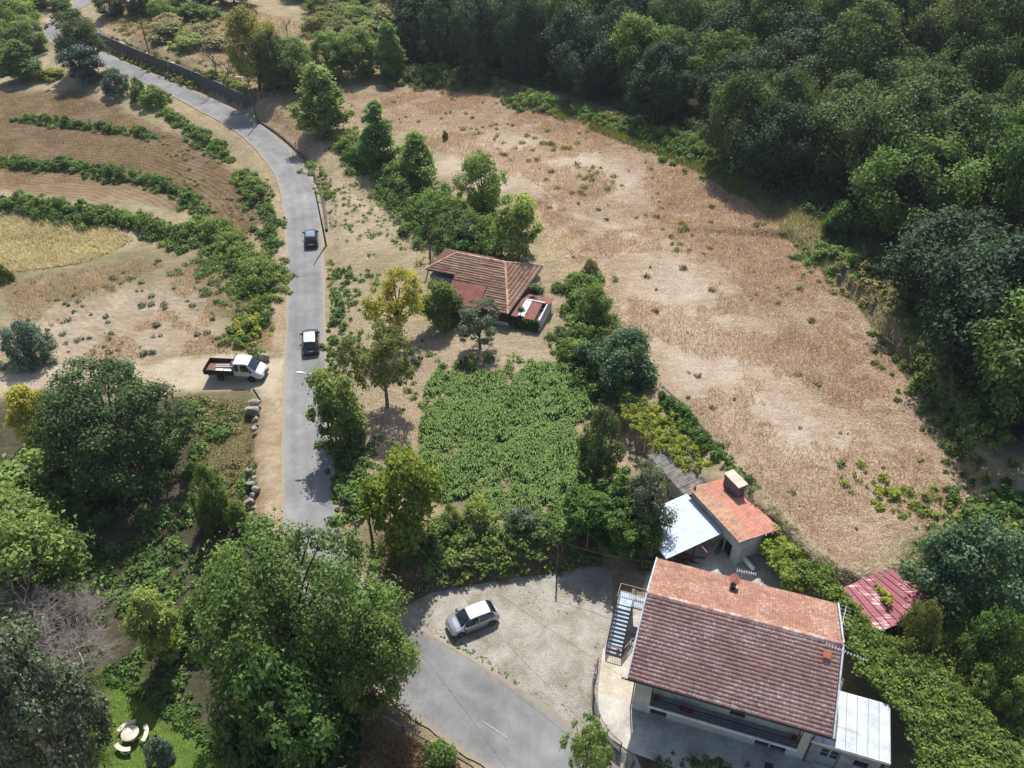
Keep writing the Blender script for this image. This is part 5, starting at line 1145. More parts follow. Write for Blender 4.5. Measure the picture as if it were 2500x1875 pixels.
def envelope(shape, t):
    if shape == 'round': return math.sqrt(max(0, 1-((t-.42)/(.58 if t > .42 else .52))**2))
    if shape == 'cone': return min(1, (t+.03)/.16)*(1-t)**.55
    if shape == 'column': return math.sqrt(max(0, 1-(2*t-.95)**4*.98))
    return math.sqrt(max(0, 1-t*t))                        # dome
def tube_np(mb, pts, r0, r1, n=5): mb.tube(pts, [r0+(r1-r0)*i/(len(pts)-1) for i in range(len(pts))], n, caps=False)
def make_variant(shape, W, H, z0, npuff, pr, dens, leaf, seed, limbs=8, maxn=26000):
    rng = np.random.RandomState(seed); puffs = []; ph = rng.rand(6)*6.28
    while len(puffs) < npuff:
        t = rng.rand(); a = rng.rand()*6.2832; e = envelope(shape, t)
        if rng.rand() > e+.12: continue
        lump = 1+.2*math.sin(2*a+ph[0])+.17*math.sin(3*a+ph[1]+t*5)+.12*math.sin(5*a+ph[2]+t*3)
        rad = W/2*e*lump*(.35+.55*math.sqrt(rng.rand())); r = pr*((.75+.4*rng.rand()) if shape == 'cone' else (.5+1.0*rng.rand()**1.5))*(.8+.3*e)
        rad = max(0, rad-r*.35)
        puffs.append((rad*math.cos(a), rad*math.sin(a), z0+(H-z0)*t*.93+.04*H, r, .8))
    P = np.array(puffs); c = np.array([0, 0, z0+(H-z0)*.45])
    V, F, t = puff_leaves(P, dens, leaf, rng, c, maxn=maxn)
    crown = np_mesh('crown', V, F, tint=t); crown.materials.append(None)
    mb = MB(); tr = max(.06, .022*H+.008*W); top = Vector((rng.normal(0, .03*H), rng.normal(0, .03*H), z0+(H-z0)*.75))
    bend = Vector((rng.normal(0, .02*H), rng.normal(0, .02*H), 0)); path = [Vector((0, 0, -.4)), Vector((0, 0, .15*H))+bend, Vector((0, 0, .45*H))+bend*1.6, top]
    tube_np(mb, catmull(path, 3), tr, tr*.25, 7)
    idx = rng.permutation(len(P))[:limbs]
    for i in idx:
        e = Vector(P[i, :3]); s0 = path[1].lerp(path[2], rng.rand()); m = s0.lerp(e, .5)+Vector((0, 0, .06*H)); tube_np(mb, catmull([s0, m, e], 3), tr*.4, tr*.08, 5)
    trunk = mb.mesh('trunk'); trunk.materials.append(None)
    H2 = float(np.percentile(V[:, 2], 99.6)); W2 = 2*float(np.percentile(np.hypot(V[:, 0], V[:, 1]), 97)); return crown, trunk, W2, H2
BARK = M('bark', lin('6b6052'), .95, lin('433b32'), 3, bump=.5, streak=(4, 4, .7)); BARKG = M('bark_grey', lin('8f8a84'), .95, lin('67625d'), 3, bump=.4, streak=(4, 4, .7))
LEAF = dict(stubble=leaf_mat('leaf_stubble', lin('7d684b'), lin('a8906c'), .3, .8, .02, .1), dark=leaf_mat('leaf_shaded_wood', lin('2b3b2a'), lin('4b5e44'), 0.25), oak=leaf_mat('leaf_dark', lin('38492b'), lin('617446'), 0.32), mid=leaf_mat('leaf_mid', lin('425a2e'), lin('768d4c'), 0.38), light=leaf_mat('leaf_light', lin('567339'), lin('93a862'), 0.42),  # dark: mutual shade of the wood's crowns put into the leaf colour
    yellow=leaf_mat('leaf_yellow', lin('6c7d2f'), lin('a6ab4b'), 0.42), olive=leaf_mat('leaf_olive', lin('485340'), lin('7a8468'), 0.25, .45), silver=leaf_mat('leaf_silver', lin('3c5044'), lin('708474'), 0.25, .4),
    vine=leaf_mat('leaf_vine', lin('3b5727'), lin('728c45'), 0.38), vineyel=leaf_mat('leaf_vine_yellow', lin('5f7830'), lin('9ba64c'), 0.4), fern=leaf_mat('leaf_fern', lin('46662f'), lin('78944e'), 0.36), bramble=leaf_mat('leaf_bramble', lin('465f32'), lin('7d9450'), 0.36),
    scrub=leaf_mat('leaf_scrub', lin('6a6a47'), lin('9f9a6c'), 0.35), flower=leaf_mat('leaf_flower', lin('3c5a2c'), lin('a04a4a'), .3), straw=leaf_mat('leaf_straw', lin('c8b39d'), lin('e4d6c4'), 0.3, .8, .02, .1), reed=leaf_mat('leaf_reed', lin('967a5e'), lin('bda385'), 0.3, .8, .03, .1),
    grass=leaf_mat('leaf_grass', lin('55762f'), lin('86a348'), .4), corn=leaf_mat('leaf_corn', lin('b5a47c'), lin('d6caa6'), 0.3, .7), fig=leaf_mat('leaf_fig', lin('304b36'), lin('5b7856'), 0.3, .45), olivebrown=leaf_mat('leaf_olive_brown', lin('5a6636'), lin('8d9152'), 0.38))
VAR = {'broad': [make_variant('round', 12, 10, 1.2, 120, 1.3, 60, .175, 600+i, 12, maxn=30000) for i in range(5)],
       'round': [make_variant('round', 10, 12, 2.0, 85, 1.15, 60, .17, 100+i, maxn=26000) for i in range(5)],
       'full': [make_variant('round', 10, 12, .4, 105, 1.15, 60, .17, 150+i, maxn=28000) for i in range(5)],
       'big': [make_variant('round', 16, 15, 1.2, 230, 1.1, 60, .15, 200+i, 34, maxn=62000) for i in range(2)],
       'cone': [make_variant('cone', 6.5, 12, .6, 110, .8, 60, .17, 250+i, maxn=18000) for i in range(4)],
       'small': [make_variant('round', 5, 6, .9, 40, .72, 80, .135, 300+i, maxn=14000) for i in range(4)],
       'thin': [make_variant('round', 7, 8, 2.2, 60, .6, 46, .115, 350+i, 14, maxn=14000) for i in range(3)],
       'bush': [make_variant('dome', 4, 2.6, .0, 34, .52, 90, .115, 400+i, 4, maxn=9000) for i in range(4)],
       'bigbush': [make_variant('dome', 9, 6, .0, 95, .85, 60, .155, 450+i, 6, maxn=20000) for i in range(3)],
       'column': [make_variant('column', 4.5, 9, .3, 65, .75, 70, .145, 500+i, maxn=16000) for i in range(2)]}
_rr = random.Random(77)
def plant(label, kind, leaf, base, w, h, name='broadleaf_tree', cat='tree', group=None, bark=None):
    cr, trk, W, H = _rr.choice(VAR[kind]); t = thing(name, label, cat, base, _rr.uniform(0, 6.28), group)
    for nm, me, mt in (('trunk', trk, bark or BARK), ('crown' if cat == 'tree' else 'foliage', cr, LEAF[leaf])):
        nm = 'stems' if nm == 'trunk' and cat != 'tree' else nm
        o = put(nm, me, None, t); o.scale = (w/W, w/W, h/H); s = o.material_slots[0]; s.link = 'OBJECT'; s.material = mt
    return t
def top_height(base, ytop):
    lo, hi = 0.2, 45.
    for _ in range(30):
        m = (lo+hi)/2
        if proj_d((base.x, base.y, base.z+m))[1] > ytop: lo = m
        else: hi = m
    return lo
def tree(label, kind, leaf, bx, by, ytop, wd, name='broadleaf_tree', cat='tree', group=None, bark=None):
    b = G(bx, by-(.2*wd if kind in ('full', 'bush', 'bigbush', 'column', 'cone', 'big') else 0)); h = top_height(b, ytop)
    s2 = FPX/proj_d((b.x, b.y, b.z+h*.5))[2]; w = wd*KD/s2
    for _ in range(4): b.x += (bx-proj_d((b.x, b.y, b.z+h*.5))[0])*KD/s2
    b.z = hz(b.x, b.y)
    return plant(label, kind, leaf, b, w, h, name, cat, group, bark)
def bush(label, leaf, bx, by, ytop, wd, kind='bush', group=None, name='shrub'): return tree(label, kind, leaf, bx, by, ytop, wd, name, 'shrub', group)
def mass(name, label, leaf, puffs, dens, size, seed, cat=None, group=None, kind=None, parent=None, maxn=60000, up=.5, cut=-.25):
    rng = np.random.RandomState(seed); V, F, t = puff_leaves(puffs, dens, size, rng, None, up, cut, maxn=maxn)
    return put(name, np_mesh(name, V, F, tint=t), LEAF[leaf], parent, label=label, cat=cat, group=group, kind=kind)
def hedge(label, leaf, pts, w, h, seed, dens=60, size=.13, name='hedge', jw=.38):
    """a ragged hedge row along display points; w, h in metres"""
    rng = np.random.RandomState(seed); L_ = catmull([G(x, y) for x, y in pts], 8); A = []; B = []; tot = sum((b-a).length for a, b in zip(L_[:-1], L_[1:])); n = int(tot*w*h*3.2)+10
    alt = {'bramble': 'mid', 'mid': 'bramble', 'light': 'scrub', 'vine': 'vineyel', 'vineyel': 'vine', 'oak': 'bramble', 'scrub': 'bramble'}[leaf]
    for i in range(n):
        f = rng.rand()*(len(L_)-1.001); k = int(f); p = L_[k].lerp(L_[k+1], f-k); q = fbm(np.array([p.x*.35+seed]), np.array([p.y*.35]), 3)[0]; hh = h*(.15+1.6*q)
        ed = min(1, 4*min(f/len(L_), 1-f/len(L_))+.4)
        o = rng.normal(0, w*jw*(.6+.8*q), 2); z = hz(p.x+o[0], p.y+o[1]); r = (.2+.45*rng.rand()**1.6)*min(1.3, .5+h*.3)*(.7+.6*q)
        pf = (p.x+o[0], p.y+o[1], z+max(.05, rng.rand()**.7*hh*ed*max(.25, 1-(np.hypot(*o)/(w*.9))**2)-r*.4), r, .9)
        (B if vnoise(p.x*.5+seed*3, p.y*.5+o[0]) > .62 else A).append(pf)
    t = thing(name, label, 'hedge', L_[len(L_)//2])
    for i, (pf, lf) in enumerate(((A, leaf), (B, alt))):
        if pf: mass('foliage', None, lf, pf, dens, size*(1+.15*i), seed+i, parent=t).location = -t.location
    st_ = MB()
    for i in range(int(tot*.8)+3):
        f = rng.rand()*(len(L_)-1.001); k = int(f); p = L_[k].lerp(L_[k+1], f-k); o = rng.normal(0, w*.3, 2); x, y = p.x+o[0]-t.location.x, p.y+o[1]-t.location.y; z = hz(p.x+o[0], p.y+o[1])-t.location.z; l = rng.normal(0, .3, 2)*h
        st_.tube([(x, y, z-.1), (x+l[0]*.4, y+l[1]*.4, z+h*.5), (x+l[0], y+l[1], z+h*(.7+.4*rng.rand()))], [.03, .02, .008], 4, caps=False)
    st_.build('stems', BARK, t, kind='stuff'); return t
def scatter_poly(pts, n, seed, ground=True):
    poly = [(p.x, p.y) for p in GPOLY(pts)] if ground else pts; rng = np.random.RandomState(seed); xs = [p[0] for p in poly]; ys = [p[1] for p in poly]; out = np.zeros((0, 2))
    while len(out) < n:
        q = np.stack([rng.uniform(min(xs), max(xs), n*2), rng.uniform(min(ys), max(ys), n*2)], 1); out = np.concatenate([out, q[in_poly(q, poly)]])
    return out[:n], rng
def undergrowth(name, label, leaf, pts, n, rmin, rmax, seed, dens=30, size=.17, patch=.0, squash=.7, maxn=60000):
    P, rng = scatter_poly(pts, n, seed)
    if patch: P = P[fbm(P[:, 0]*.22+seed, P[:, 1]*.22, 3) > patch]
    z = hza(P); r = rng.uniform(rmin, rmax, len(P)); return mass(name, label, leaf, np.column_stack([P, z+r*.25, r, np.full(len(P), squash)]), dens, size, seed, kind='stuff', maxn=maxn, cut=-.1)
def blades(name, label, leaf, P, rng, length, width, lean, seed=0, per=1, z=None, kind='stuff'):
    n = len(P); z = hza(P) if z is None else z
    a = rng.rand(n)*6.2832; ln = length*(.5+rng.rand(n)); le = np.clip(lean+rng.normal(0, .25, n), 0, 1.45)
    B = np.column_stack([P, z-.02]); d = np.stack([np.cos(a)*np.sin(le), np.sin(a)*np.sin(le), np.cos(le)], 1)
    s = np.stack([-np.sin(a), np.cos(a), np.zeros(n)], 1)*(width*(.6+.8*rng.rand(n)))[:, None]
    V = np.stack([B-s, B+s, B+d*ln[:, None]], 1).reshape(-1, 3)
    t = np.clip(.5+rng.normal(0, .2, n)+.6*(fbm(P[:, 0]*.6, P[:, 1]*.6, 2)-.5), 0, 1)
    return put(name, np_mesh(name, V, np.arange(3*n).reshape(n, 3), tint=t), LEAF[leaf], label=label, kind=kind)

# ------------------------------------------------------------------ named trees
tree('broad dark walnut-like tree below the dirt track, left of the road', 'big', 'oak', 238, 1085, 815, 345)
tree('yellow-green ivy-clad tree at the left edge of the big dark tree', 'column', 'yellow', 70, 985, 838, 105)
bush('silvery rounded shrub at the left end of the dirt track', 'silver', 52, 802, 700, 108, 'bigbush')
tree('mid-green spreading tree under the big dark tree at the left edge', 'bigbush', 'bramble', 70, 1165, 1000, 300)
tree('green spreading tree at the left picture edge above the dead tree', 'full', 'bramble', 30, 1390, 1105, 290)
tree('tall leafy tree overhanging the bend in the lower road', 'big', 'mid', 632, 1570, 1205, 430)
tree('dark spreading tree leaning out over the lower road edge', 'full', 'mid', 790, 1560, 1330, 200)
tree('low dark tree filling the bank below the overhanging tree', 'bigbush', 'mid', 610, 1720, 1430, 330)
tree('grey-green willow-like tree in the bottom left corner', 'full', 'olive', 80, 1740, 1385, 245)
tree('leafy sapling at the bottom edge beside the gravel lot', 'thin', 'light', 1268, 1735, 1560, 115)
bush('leafy shrub at the bottom edge behind the crash barrier', 'mid', 955, 1690, 1615, 95)
tree('roadside tree with rounded crown beside the street lamp', 'small', 'mid', 725, 975, 812, 125)
tree('yellowing slender tree left of the old tiled house', 'thin', 'yellow', 862, 735, 588, 150)
tree('sparse yellow-green tree with bare grey trunk above the roadside', 'thin', 'olivebrown', 826, 880, 705, 165, bark=BARKG)
tree('bright yellow-green tree at the near corner of the fern plot', 'small', 'yellow', 868, 1170, 985, 165)
tree('small gnarled tree in front of the old tiled house', 'thin', 'olive', 1036, 752, 655, 115)
bush('dark shrub against the planked wall of the old house', 'oak', 978, 705, 640, 85); bush('dark shrub left of the planked wall of the old house', 'mid', 945, 705, 612, 88, 'small')
tree('tall conical tree beside the road bend', 'cone', 'light', 690, 312, 142, 128)
tree('second conical tree in the row beyond the road bend', 'cone', 'light', 815, 385, 222, 98)
tree('third conical tree in the row with leafy skirt', 'cone', 'light', 900, 425, 288, 105)
tree('round-topped tree in the row above the thicket', 'full', 'light', 1042, 485, 335, 108)
tree('bright airy tree at the near end of the row behind the old house', 'small', 'light', 1118, 560, 418, 115)
hedge('tangled thicket at the foot of the conical tree row', 'bramble', [(745,300),(770,345),(850,400),(880,440)], 3.0, 3.2, 11, 50)
hedge('bushy thicket between the conical trees and the old house', 'bramble', [(900,450),(960,490),(1010,530),(1040,540)], 5.5, 4.6, 12, 50)
tree('narrow bright cone-shaped tree at the far end of the dry field', 'cone', 'light', 838, 182, 46, 80)
tree('dark rounded tree right of the lamp pole', 'full', 'mid', 632, 218, 85, 125); tree('leafy tree behind the tall conical tree', 'full', 'light', 705, 190, 70, 105)
tree('bushy tree left of the narrow bright cone tree', 'full', 'mid', 770, 182, 62, 105); tree('tall yellowish tree above the retaining wall', 'round', 'olivebrown', 545, 195, 15, 120)
tree('dark tree behind the lamp pole above the wall end', 'full', 'oak', 590, 215, 70, 90)
tree('big dark tree hiding the upper road bend', 'round', 'oak', 168, 150, 26, 108); tree('silvery green tree below the big dark tree on the road bend', 'column', 'silver', 178, 198, 100, 85)
tree('dense green conifer-like tree at the upper left field corner', 'cone', 'bramble', 40, 190, 88, 90); tree('bushy green tree behind the upper left field corner', 'full', 'mid', 55, 130, 48, 95)
tree('pale green tree at the upper left picture edge', 'full', 'light', 5, 110, 22, 100); tree('dark round tree at the top left edge', 'full', 'oak', 78, 30, -25, 62)
for x, y, yt, w, lf, lb in ((235,52,-20,85,'oak','dark tree at the top edge right of the upper road'), (300,50,-40,95,'oak','second dark tree at the top edge above the stubble slope'), (345,60,0,62,'light','yellow-green small tree at the top edge above the stubble slope'), (420,40,-50,95,'oak','dark tree at the top edge left of the tall yellowish tree'), (500,30,-50,100,'mid','tree at the top edge behind the bare trees'), (660,15,-60,110,'oak','dark tree at the top edge behind the grey bare trees'), (130,35,-10,60,'mid','green tree at the top edge left of the upper road')):
    tree(lb, 'full', lf, x, y, yt, w)
bush('large silvery shrub on the field side of the upper road', 'silver', 247, 212, 150, 68, 'bigbush'); bush('narrow shrub second along the field side of the upper road', 'bramble', 297, 225, 168, 46, 'bigbush'); bush('pale leafy shrub third along the field side of the upper road', 'light', 331, 240, 184, 72, 'bigbush')
bush('yellow shrub under the big dark tree by the field', 'yellow', 108, 180, 150, 55); bush('small round shrub on the verge inside the road bend', 'light', 476, 330, 300, 38)
tree('large blue-green fig tree at the right edge beyond the red shed', 'bigbush', 'fig', 2112, 1318, 1140, 240); bush('brownish thorny shrub overhanging the red shed roof', 'olivebrown', 1990, 1415, 1300, 85, 'bigbush')
bush('yellow-green shrub below the red shed on the right', 'olivebrown', 1960, 1475, 1395, 85, 'bush'); bush('dark leafy shrub on the right edge below the fig tree', 'mid', 2160, 1465, 1330, 130, 'bigbush'); bush('bright vine-covered shrub at the lower right path', 'vine', 2120, 1520, 1440, 100, 'bigbush')
bush('leafy shrub at the far right edge beside the earth path', 'bramble', 2190, 1545, 1470, 80, 'bigbush')
tree('grey-green olive tree beside the carport', 'full', 'olive', 1392, 1185, 1012, 122); bush('small olive shrub at the carport corner', 'olive', 1400, 1225, 1150, 70)
bush('rounded fig bush between the fern plot and the dry field', 'fig', 1350, 850, 722, 165, 'bigbush'); bush('yellowish olive-green bush below the fig bush', 'olivebrown', 1310, 862, 790, 78); bush('dark leafy tree-like bush at the right edge of the ferns', 'oak', 1298, 1062, 885, 95, 'full')
bush('bright bush right of the lean-to', 'bramble', 1282, 715, 622, 88, 'bigbush'); bush('bright leafy bush above the fern plot corner', 'light', 1232, 800, 742, 62); bush('dark bush at the fern plot upper right corner', 'fig', 1275, 830, 745, 90, 'bush')
bush('pale green shrub at the near edge of the fern plot', 'light', 1035, 1150, 1085, 78); bush('smaller pale shrub left of the pale fern-edge shrub', 'light', 972, 1148, 1095, 48); bush('grey-green shrub on the bank above the parked car', 'olive', 1125, 1165, 1105, 75)
bush('sunlit yellow-green bush alone in the shaded clearing', 'vine', 1832, 535, 445, 98); bush('silver-leaved shrub at the edge of the dark wood', 'silver', 1478, 200, 140, 55)
bush('small brown dry shrub standing in the dry field', 'olivebrown', 962, 305, 282, 14)
bush('leafy shrub on the lower road bank', 'mid', 455, 1150, 1010, 95, 'bigbush'); bush('small shrub at the broken road edge', 'bramble', 515, 1150, 1080, 60); bush('dark shrub on the bank above the parked car left', 'mid', 880, 1215, 1130, 110, 'bigbush')
tree('slim pale tree in the dark gully left of the overhanging tree', 'column', 'light', 335, 1445, 1285, 100); bush('bright fern-like shrub in the gully', 'vine', 440, 1370, 1290, 100); bush('small round shrub on the lawn', 'silver', 335, 1655, 1600, 62)
bush('grassy shrub at the field edge by the fern plot', 'scrub', 1275, 610, 560, 42); bush('small round shrub on the corn field edge', 'olivebrown', 5, 615, 570, 36)
for i, (x, y, yt, w) in enumerate(((630,775,0,0),)): pass
# hedges on the terraces and verges
hedge('highest leafy hedge row on the field terraces', 'bramble', [(38,258),(110,266),(180,275),(250,284),(330,296)], 1.8, 1.5, 21)
hedge('middle leafy hedge row curving across the terraces', 'bramble', [(-20,348),(60,360),(140,362),(230,378),(330,395),(400,430),(440,462)], 2.1, 1.7, 22)
hedge('lowest and tallest hedge row of the terraces', 'bramble', [(-30,440),(60,452),(150,465),(250,480),(340,500),(410,520)], 2.6, 2.1, 23)
hedge('large green thicket at the road end of the lowest hedge', 'bramble', [(400,520),(450,500),(500,540),(550,600),(565,625)], 4.0, 2.6, 24, 50)
hedge('verge hedge along the field side of the road bend', 'bramble', [(350,245),(380,262),(420,290),(450,315),(500,350)], 1.8, 1.5, 25); hedge('verge bushes on the inside of the road bend', 'mid', [(525,385),(545,410),(560,440)], 2.4, 2.0, 26); hedge('straggling verge bushes before the black car', 'bramble', [(570,450),(585,500),(590,540)], 2.0, 1.3, 27)
hedge('bright creeper hanging over the verge above the truck', 'vine', [(575,640),(560,690),(530,720),(520,745)], 3.0, 1.2, 28, 60); hedge('low bright creeper patch beside the boulder', 'vine', [(540,765),(570,770)], 1.6, .6, 29, 60)
hedge('roadside bushes opposite the dirt track', 'bramble', [(735,580),(745,640),(735,700),(735,760),(735,800)], 2.4, .8, 30); hedge('green verge weeds under the conical trees', 'light', [(665,355),(690,390),(710,430)], 1.8, .9, 31)
hedge('bushes along the road edge below the lamp tree', 'mid', [(745,960),(755,1010),(765,1060),(775,1100)], 2.6, 1.8, 32); hedge('leafy scrub along the top of the bank behind the lot', 'bramble', [(900,1180),(980,1170),(1080,1165),(1180,1160),(1230,1150)], 2.6, 1.7, 33, 45)
hedge('scrub on the wall top above the upper road', 'scrub', [(240,105),(320,135),(400,165),(470,190),(520,210)], 1.8, 1.2, 34); hedge('overgrown green row between the old house and the fern plot edge', 'bramble', [(1262,610),(1262,650),(1272,690),(1255,740),(1245,780),(1275,830),(1320,865)], 3.0, 2.3, 35, 50)
hedge('light green bracken strip along the top of the dry field', 'light', [(1110,215),(1160,225),(1250,245),(1320,262)], 4.0, 1.6, 36); hedge('bracken along the shaded wood edge', 'bramble', [(1330,265),(1420,300),(1500,330),(1580,375)], 4.0, 1.6, 37)
hedge('light bracken bank in front of the right wood', 'light', [(1760,540),(1820,570),(1880,610),(1920,660)], 4.5, 1.3, 38); hedge('shaded bracken at the right field edge', 'bramble', [(1960,720),(2020,800),(2080,880),(2130,960)], 4.0, 1.2, 39)
hedge('yellow-green scrub patch on the near dry field', 'vineyel', [(1860,1030),(1910,1060),(1960,1090),(2010,1105)], 3.0, .9, 40); hedge('bracken bank above the fig tree', 'vine', [(2080,1090),(2140,1100),(2220,1110)], 5.0, 1.2, 41)
hedge('tangle of creeper on the old house corner', 'oak', [(1115,700),(1135,690),(1160,650)], 1.2, 2.4, 42); hedge('scrub at the back of the dry field below the top wood', 'oak', [(880,165),(960,175),(1060,175)], 5, 2.5, 43)
# vines on pergolas
def vines(label, leaf, pts, zf, n, seed, r=(.3, .6), dens=60, size=.125, posts=0, spread=.25):
    P, rng = scatter_poly(pts, n, seed); z = np.array([zf(x, y) for x, y in P])+rng.normal(0, spread, n); rr = rng.uniform(r[0], r[1], n)
    t = thing('grape_vine', label, 'vine', (float(P[0, 0]), float(P[0, 1]), hz(P[0, 0], P[0, 1])))
    m = mass('foliage', None, leaf, np.column_stack([P, z, rr, np.full(n, .6)]), dens, size, seed, parent=t, cut=-.5); m.location = -t.location
    for i in range(posts):
        x, y = P[i*7 % n]; MB().bar((x, y, hz(x, y)), (x, y, zf(x, y)), .1).build('post', WOODG, t).location = -t.location
vines('yellowing vine trailing over the grey shed roof and path', 'vineyel', [(1335,860),(1400,870),(1470,900),(1500,960),(1540,1000),(1500,1050),(1440,1020),(1380,990),(1340,940)], lambda x, y: 2.75, 330, 51, (.14, .36), 60, .1, posts=5, spread=.25)
vines('green vine along the stone wall behind the grey shed', 'vine', [(1415,850),(1460,862),(1540,955),(1645,1060),(1615,1075),(1530,990),(1450,900)], lambda x, y: 3.0, 230, 52, (.18, .42), spread=.35)
vines('lush green vine arbour at the corner of the gravel lot', 'vine', [(1215,1150),(1250,1110),(1320,1090),(1400,1170),(1415,1215),(1350,1250),(1300,1210),(1220,1190)], lambda x, y: 3.0+2.4*vnoise(x*.45, y*.45), 420, 53, posts=6, spread=1.1)
vines('bright vine climbing behind the house yard', 'vineyel', [(1620,1175),(1680,1170),(1740,1230),(1760,1280),(1700,1290),(1650,1230)], lambda x, y: 2.3, 80, 54, posts=3)
vines('broad vine canopy running down the right side of the farmhouse', 'vine', [(1690,1260),(1780,1240),(1815,1330),(1870,1400),(1980,1460),(2060,1540),(2150,1640),(2200,1760),(1960,1740),(1915,1600),(1830,1500),(1815,1420),(1790,1330)], lambda x, y: 2.75+.5*vnoise(x*.35, y*.35), 1500, 55, (.22, .5), 50, .12, 9, .22)
vines('vine sprig creeping onto the red shed roof', 'vineyel', [(1885,1290),(1900,1300),(1915,1330),(1900,1340)], lambda x, y: 3.0, 10, 56, (.2, .35))
# ivy on the lean-to
P_ = [(RO+R1*x+R2*.42+Vector((0, 0, z))) for x, z in [(1.3+random.Random(i).random()*2.0, -.2+random.Random(i+99).random()*1.6) for i in range(60)]]
iv = thing('ivy', 'dark ivy covering the planked front of the lean-to', 'vine', P_[0]); mass('foliage', None, 'oak', [(p.x, p.y, p.z, .28, .9) for p in P_], 50, .13, 57, parent=iv, cut=-1).location = -iv.location
# dead and bare trees
def dead_tree(label, bx, by, ytop, seed, spread=.5, twigs=5, mat=None, levels=4, base=None, hh=None, kids=3):
    b = base or G(bx, by); h = hh or top_height(b, ytop); rg = random.Random(seed); t = thing('bare_tree', label, 'tree', b); lim = MB(); tw = MB()
    def grow(p, d, l, r, lv):
        m_ = p+d*l*.5+Vector((rg.gauss(0, .05), rg.gauss(0, .05), 0))*l; e = p+d*l+Vector((rg.gauss(0, .08), rg.gauss(0, .08), 0))*l
        (lim if lv > 1 else tw).tube([p, m_, e], [r, r*.8, r*.55], 5 if lv > 1 else 3, caps=False)
        if lv == 0: return
        for k in range(kids if lv < levels else 5):
            nd = (d+Vector((rg.gauss(0, spread), rg.gauss(0, spread), rg.gauss(.08, spread*.5)))).normalized(); grow(p.lerp(e, rg.uniform(.45, 1)), nd, l*rg.uniform(.5, .75), r*.5, lv-1)
    grow(Vector((0, 0, -.2)), Vector((rg.gauss(0, .05), rg.gauss(0, .05), 1)).normalized(), h*.42, .016*h+.03, levels)
    lim.build('trunk', mat or BARKG, t); tw.build('twigs', mat or BARKG, t, kind='stuff'); return t
dead_tree('grey bare tree above the retaining wall, left of the yellowish tree', 468, 165, 55, 1); dead_tree('smaller bare tree right behind the retaining wall', 492, 172, 95, 2); dead_tree('pale bare tree on the slope at the top', 622, 82, 22, 3); dead_tree('thin bare tree on the scrub slope at the top centre', 908, 110, 5, 4)
dead_tree('dead bough tree between the thicket and the old house', 1003, 545, 455, 5, .6); DEADG = M('dead_twigs', lin('a69c94'), .9, lin('867c75'), 3)
for k in range(3):
    b = G(140+k*24, 1462+k*4)
    dead_tree(['tangled grey dead tree at the left edge of the gully', 'dead grey crown beside the tangled dead tree', 'outermost dead grey branches above the willow-like tree'][k], 0, 0, 0, 10+k, .8, 6, DEADG, 5, base=b, hh=top_height(b, 1262)*.95, kids=5)
# ------------------------------------------------------------------ woods
def wood(label, pts, spacing, hmin, hmax, leafs, seed, kinds=('round', 'full'), group=None, wf=1.15, edge=None):
    poly = [(p.x, p.y) for p in GPOLY(pts)]; rg = np.random.RandomState(seed); xs = [p[0] for p in poly]; ys = [p[1] for p in poly]; got = []
    cand = np.stack([rg.uniform(min(xs), max(xs), 9000), rg.uniform(min(ys), max(ys), 9000)], 1); cand = cand[in_poly(cand, poly)]
    for c in cand:
        z = hz(c[0], c[1]); q = proj_d((c[0], c[1], z+hmax*.5))
        if not (-120 < q[0] < 2340 and -170 < q[1] < 1800): continue
        if all((c[0]-g[0])**2+(c[1]-g[1])**2 > spacing**2 for g in got): got.append(c)
    WORD = dict(dark='shade-darkened', oak='dark olive', mid='mid green', bramble='dull green', light='light green', scrub='tawny', olivebrown='brownish')
    qs = [proj_d((c[0], c[1], hz(c[0], c[1]))) for c in got]; order = sorted(range(len(got)), key=lambda i: -qs[i][1]); rows_ = []; keys = {}
    xs_ = sorted(p[0] for p in qs)
    for rank, i in enumerate(order):
        c = got[i]; q = qs[i]; h = rg.uniform(hmin, hmax); w = spacing*wf*rg.uniform(1.1, 1.6); k = kinds[rg.randint(len(kinds))]; lf = leafs[rg.randint(len(leafs))]
        fr = rank/len(got); row = 'front' if fr < .34 else 'middle' if fr < .67 else 'rear'
        side = ('far left', 'left', 'centre', 'right', 'far right')[min(4, int(5*sum(x < q[0] for x in xs_)/len(xs_)))]
        key = '%s %s %s, %s rows, %s' % ('tall' if h > (hmin+hmax)/2 else 'low', WORD[lf], label, row, side); keys.setdefault(key, []).append(q[0]); rows_.append((key, q[0], k, lf, c, w, h))
    for key, qx, k, lf, c, w, h in rows_:
        n_ = sorted(keys[key]).index(qx); lb = key if len(keys[key]) == 1 else key+', '+['leftmost', 'second', 'third', 'fourth', 'fifth', 'sixth', 'seventh'][min(n_, 6)]
        plant(lb, k, lf, Vector((c[0], c[1], hz(c[0], c[1]))), w, h, 'woodland_tree', 'tree', group)
    return len(got)
n1_ = wood('tree of the wood above the dry field', [(890,138),(1000,152),(1100,168),(1200,190),(1300,222),(1400,258),(1500,300),(1590,360),(1600,200),(1700,60),(1700,-60),(900,-60)], 7.2, 10, 13.5, ['dark', 'dark', 'oak', 'dark', 'mid'], 61, ('broad', 'broad', 'full'), group='trees of the dark wood at the top')
n2_ = wood('tree of the right-hand wooded slope', [(1650,385),(1720,405),(1850,430),(1930,480),(1980,600),(2040,700),(2120,810),(2220,900),(2400,980),(2700,500),(2600,0),(2350,-60),(1720,-60),(1710,60),(1620,220)], 7.8, 10, 14.5, ['oak', 'dark', 'oak', 'mid', 'dark', 'oak'], 62, ('broad',), group='trees of the wooded slope on the right')
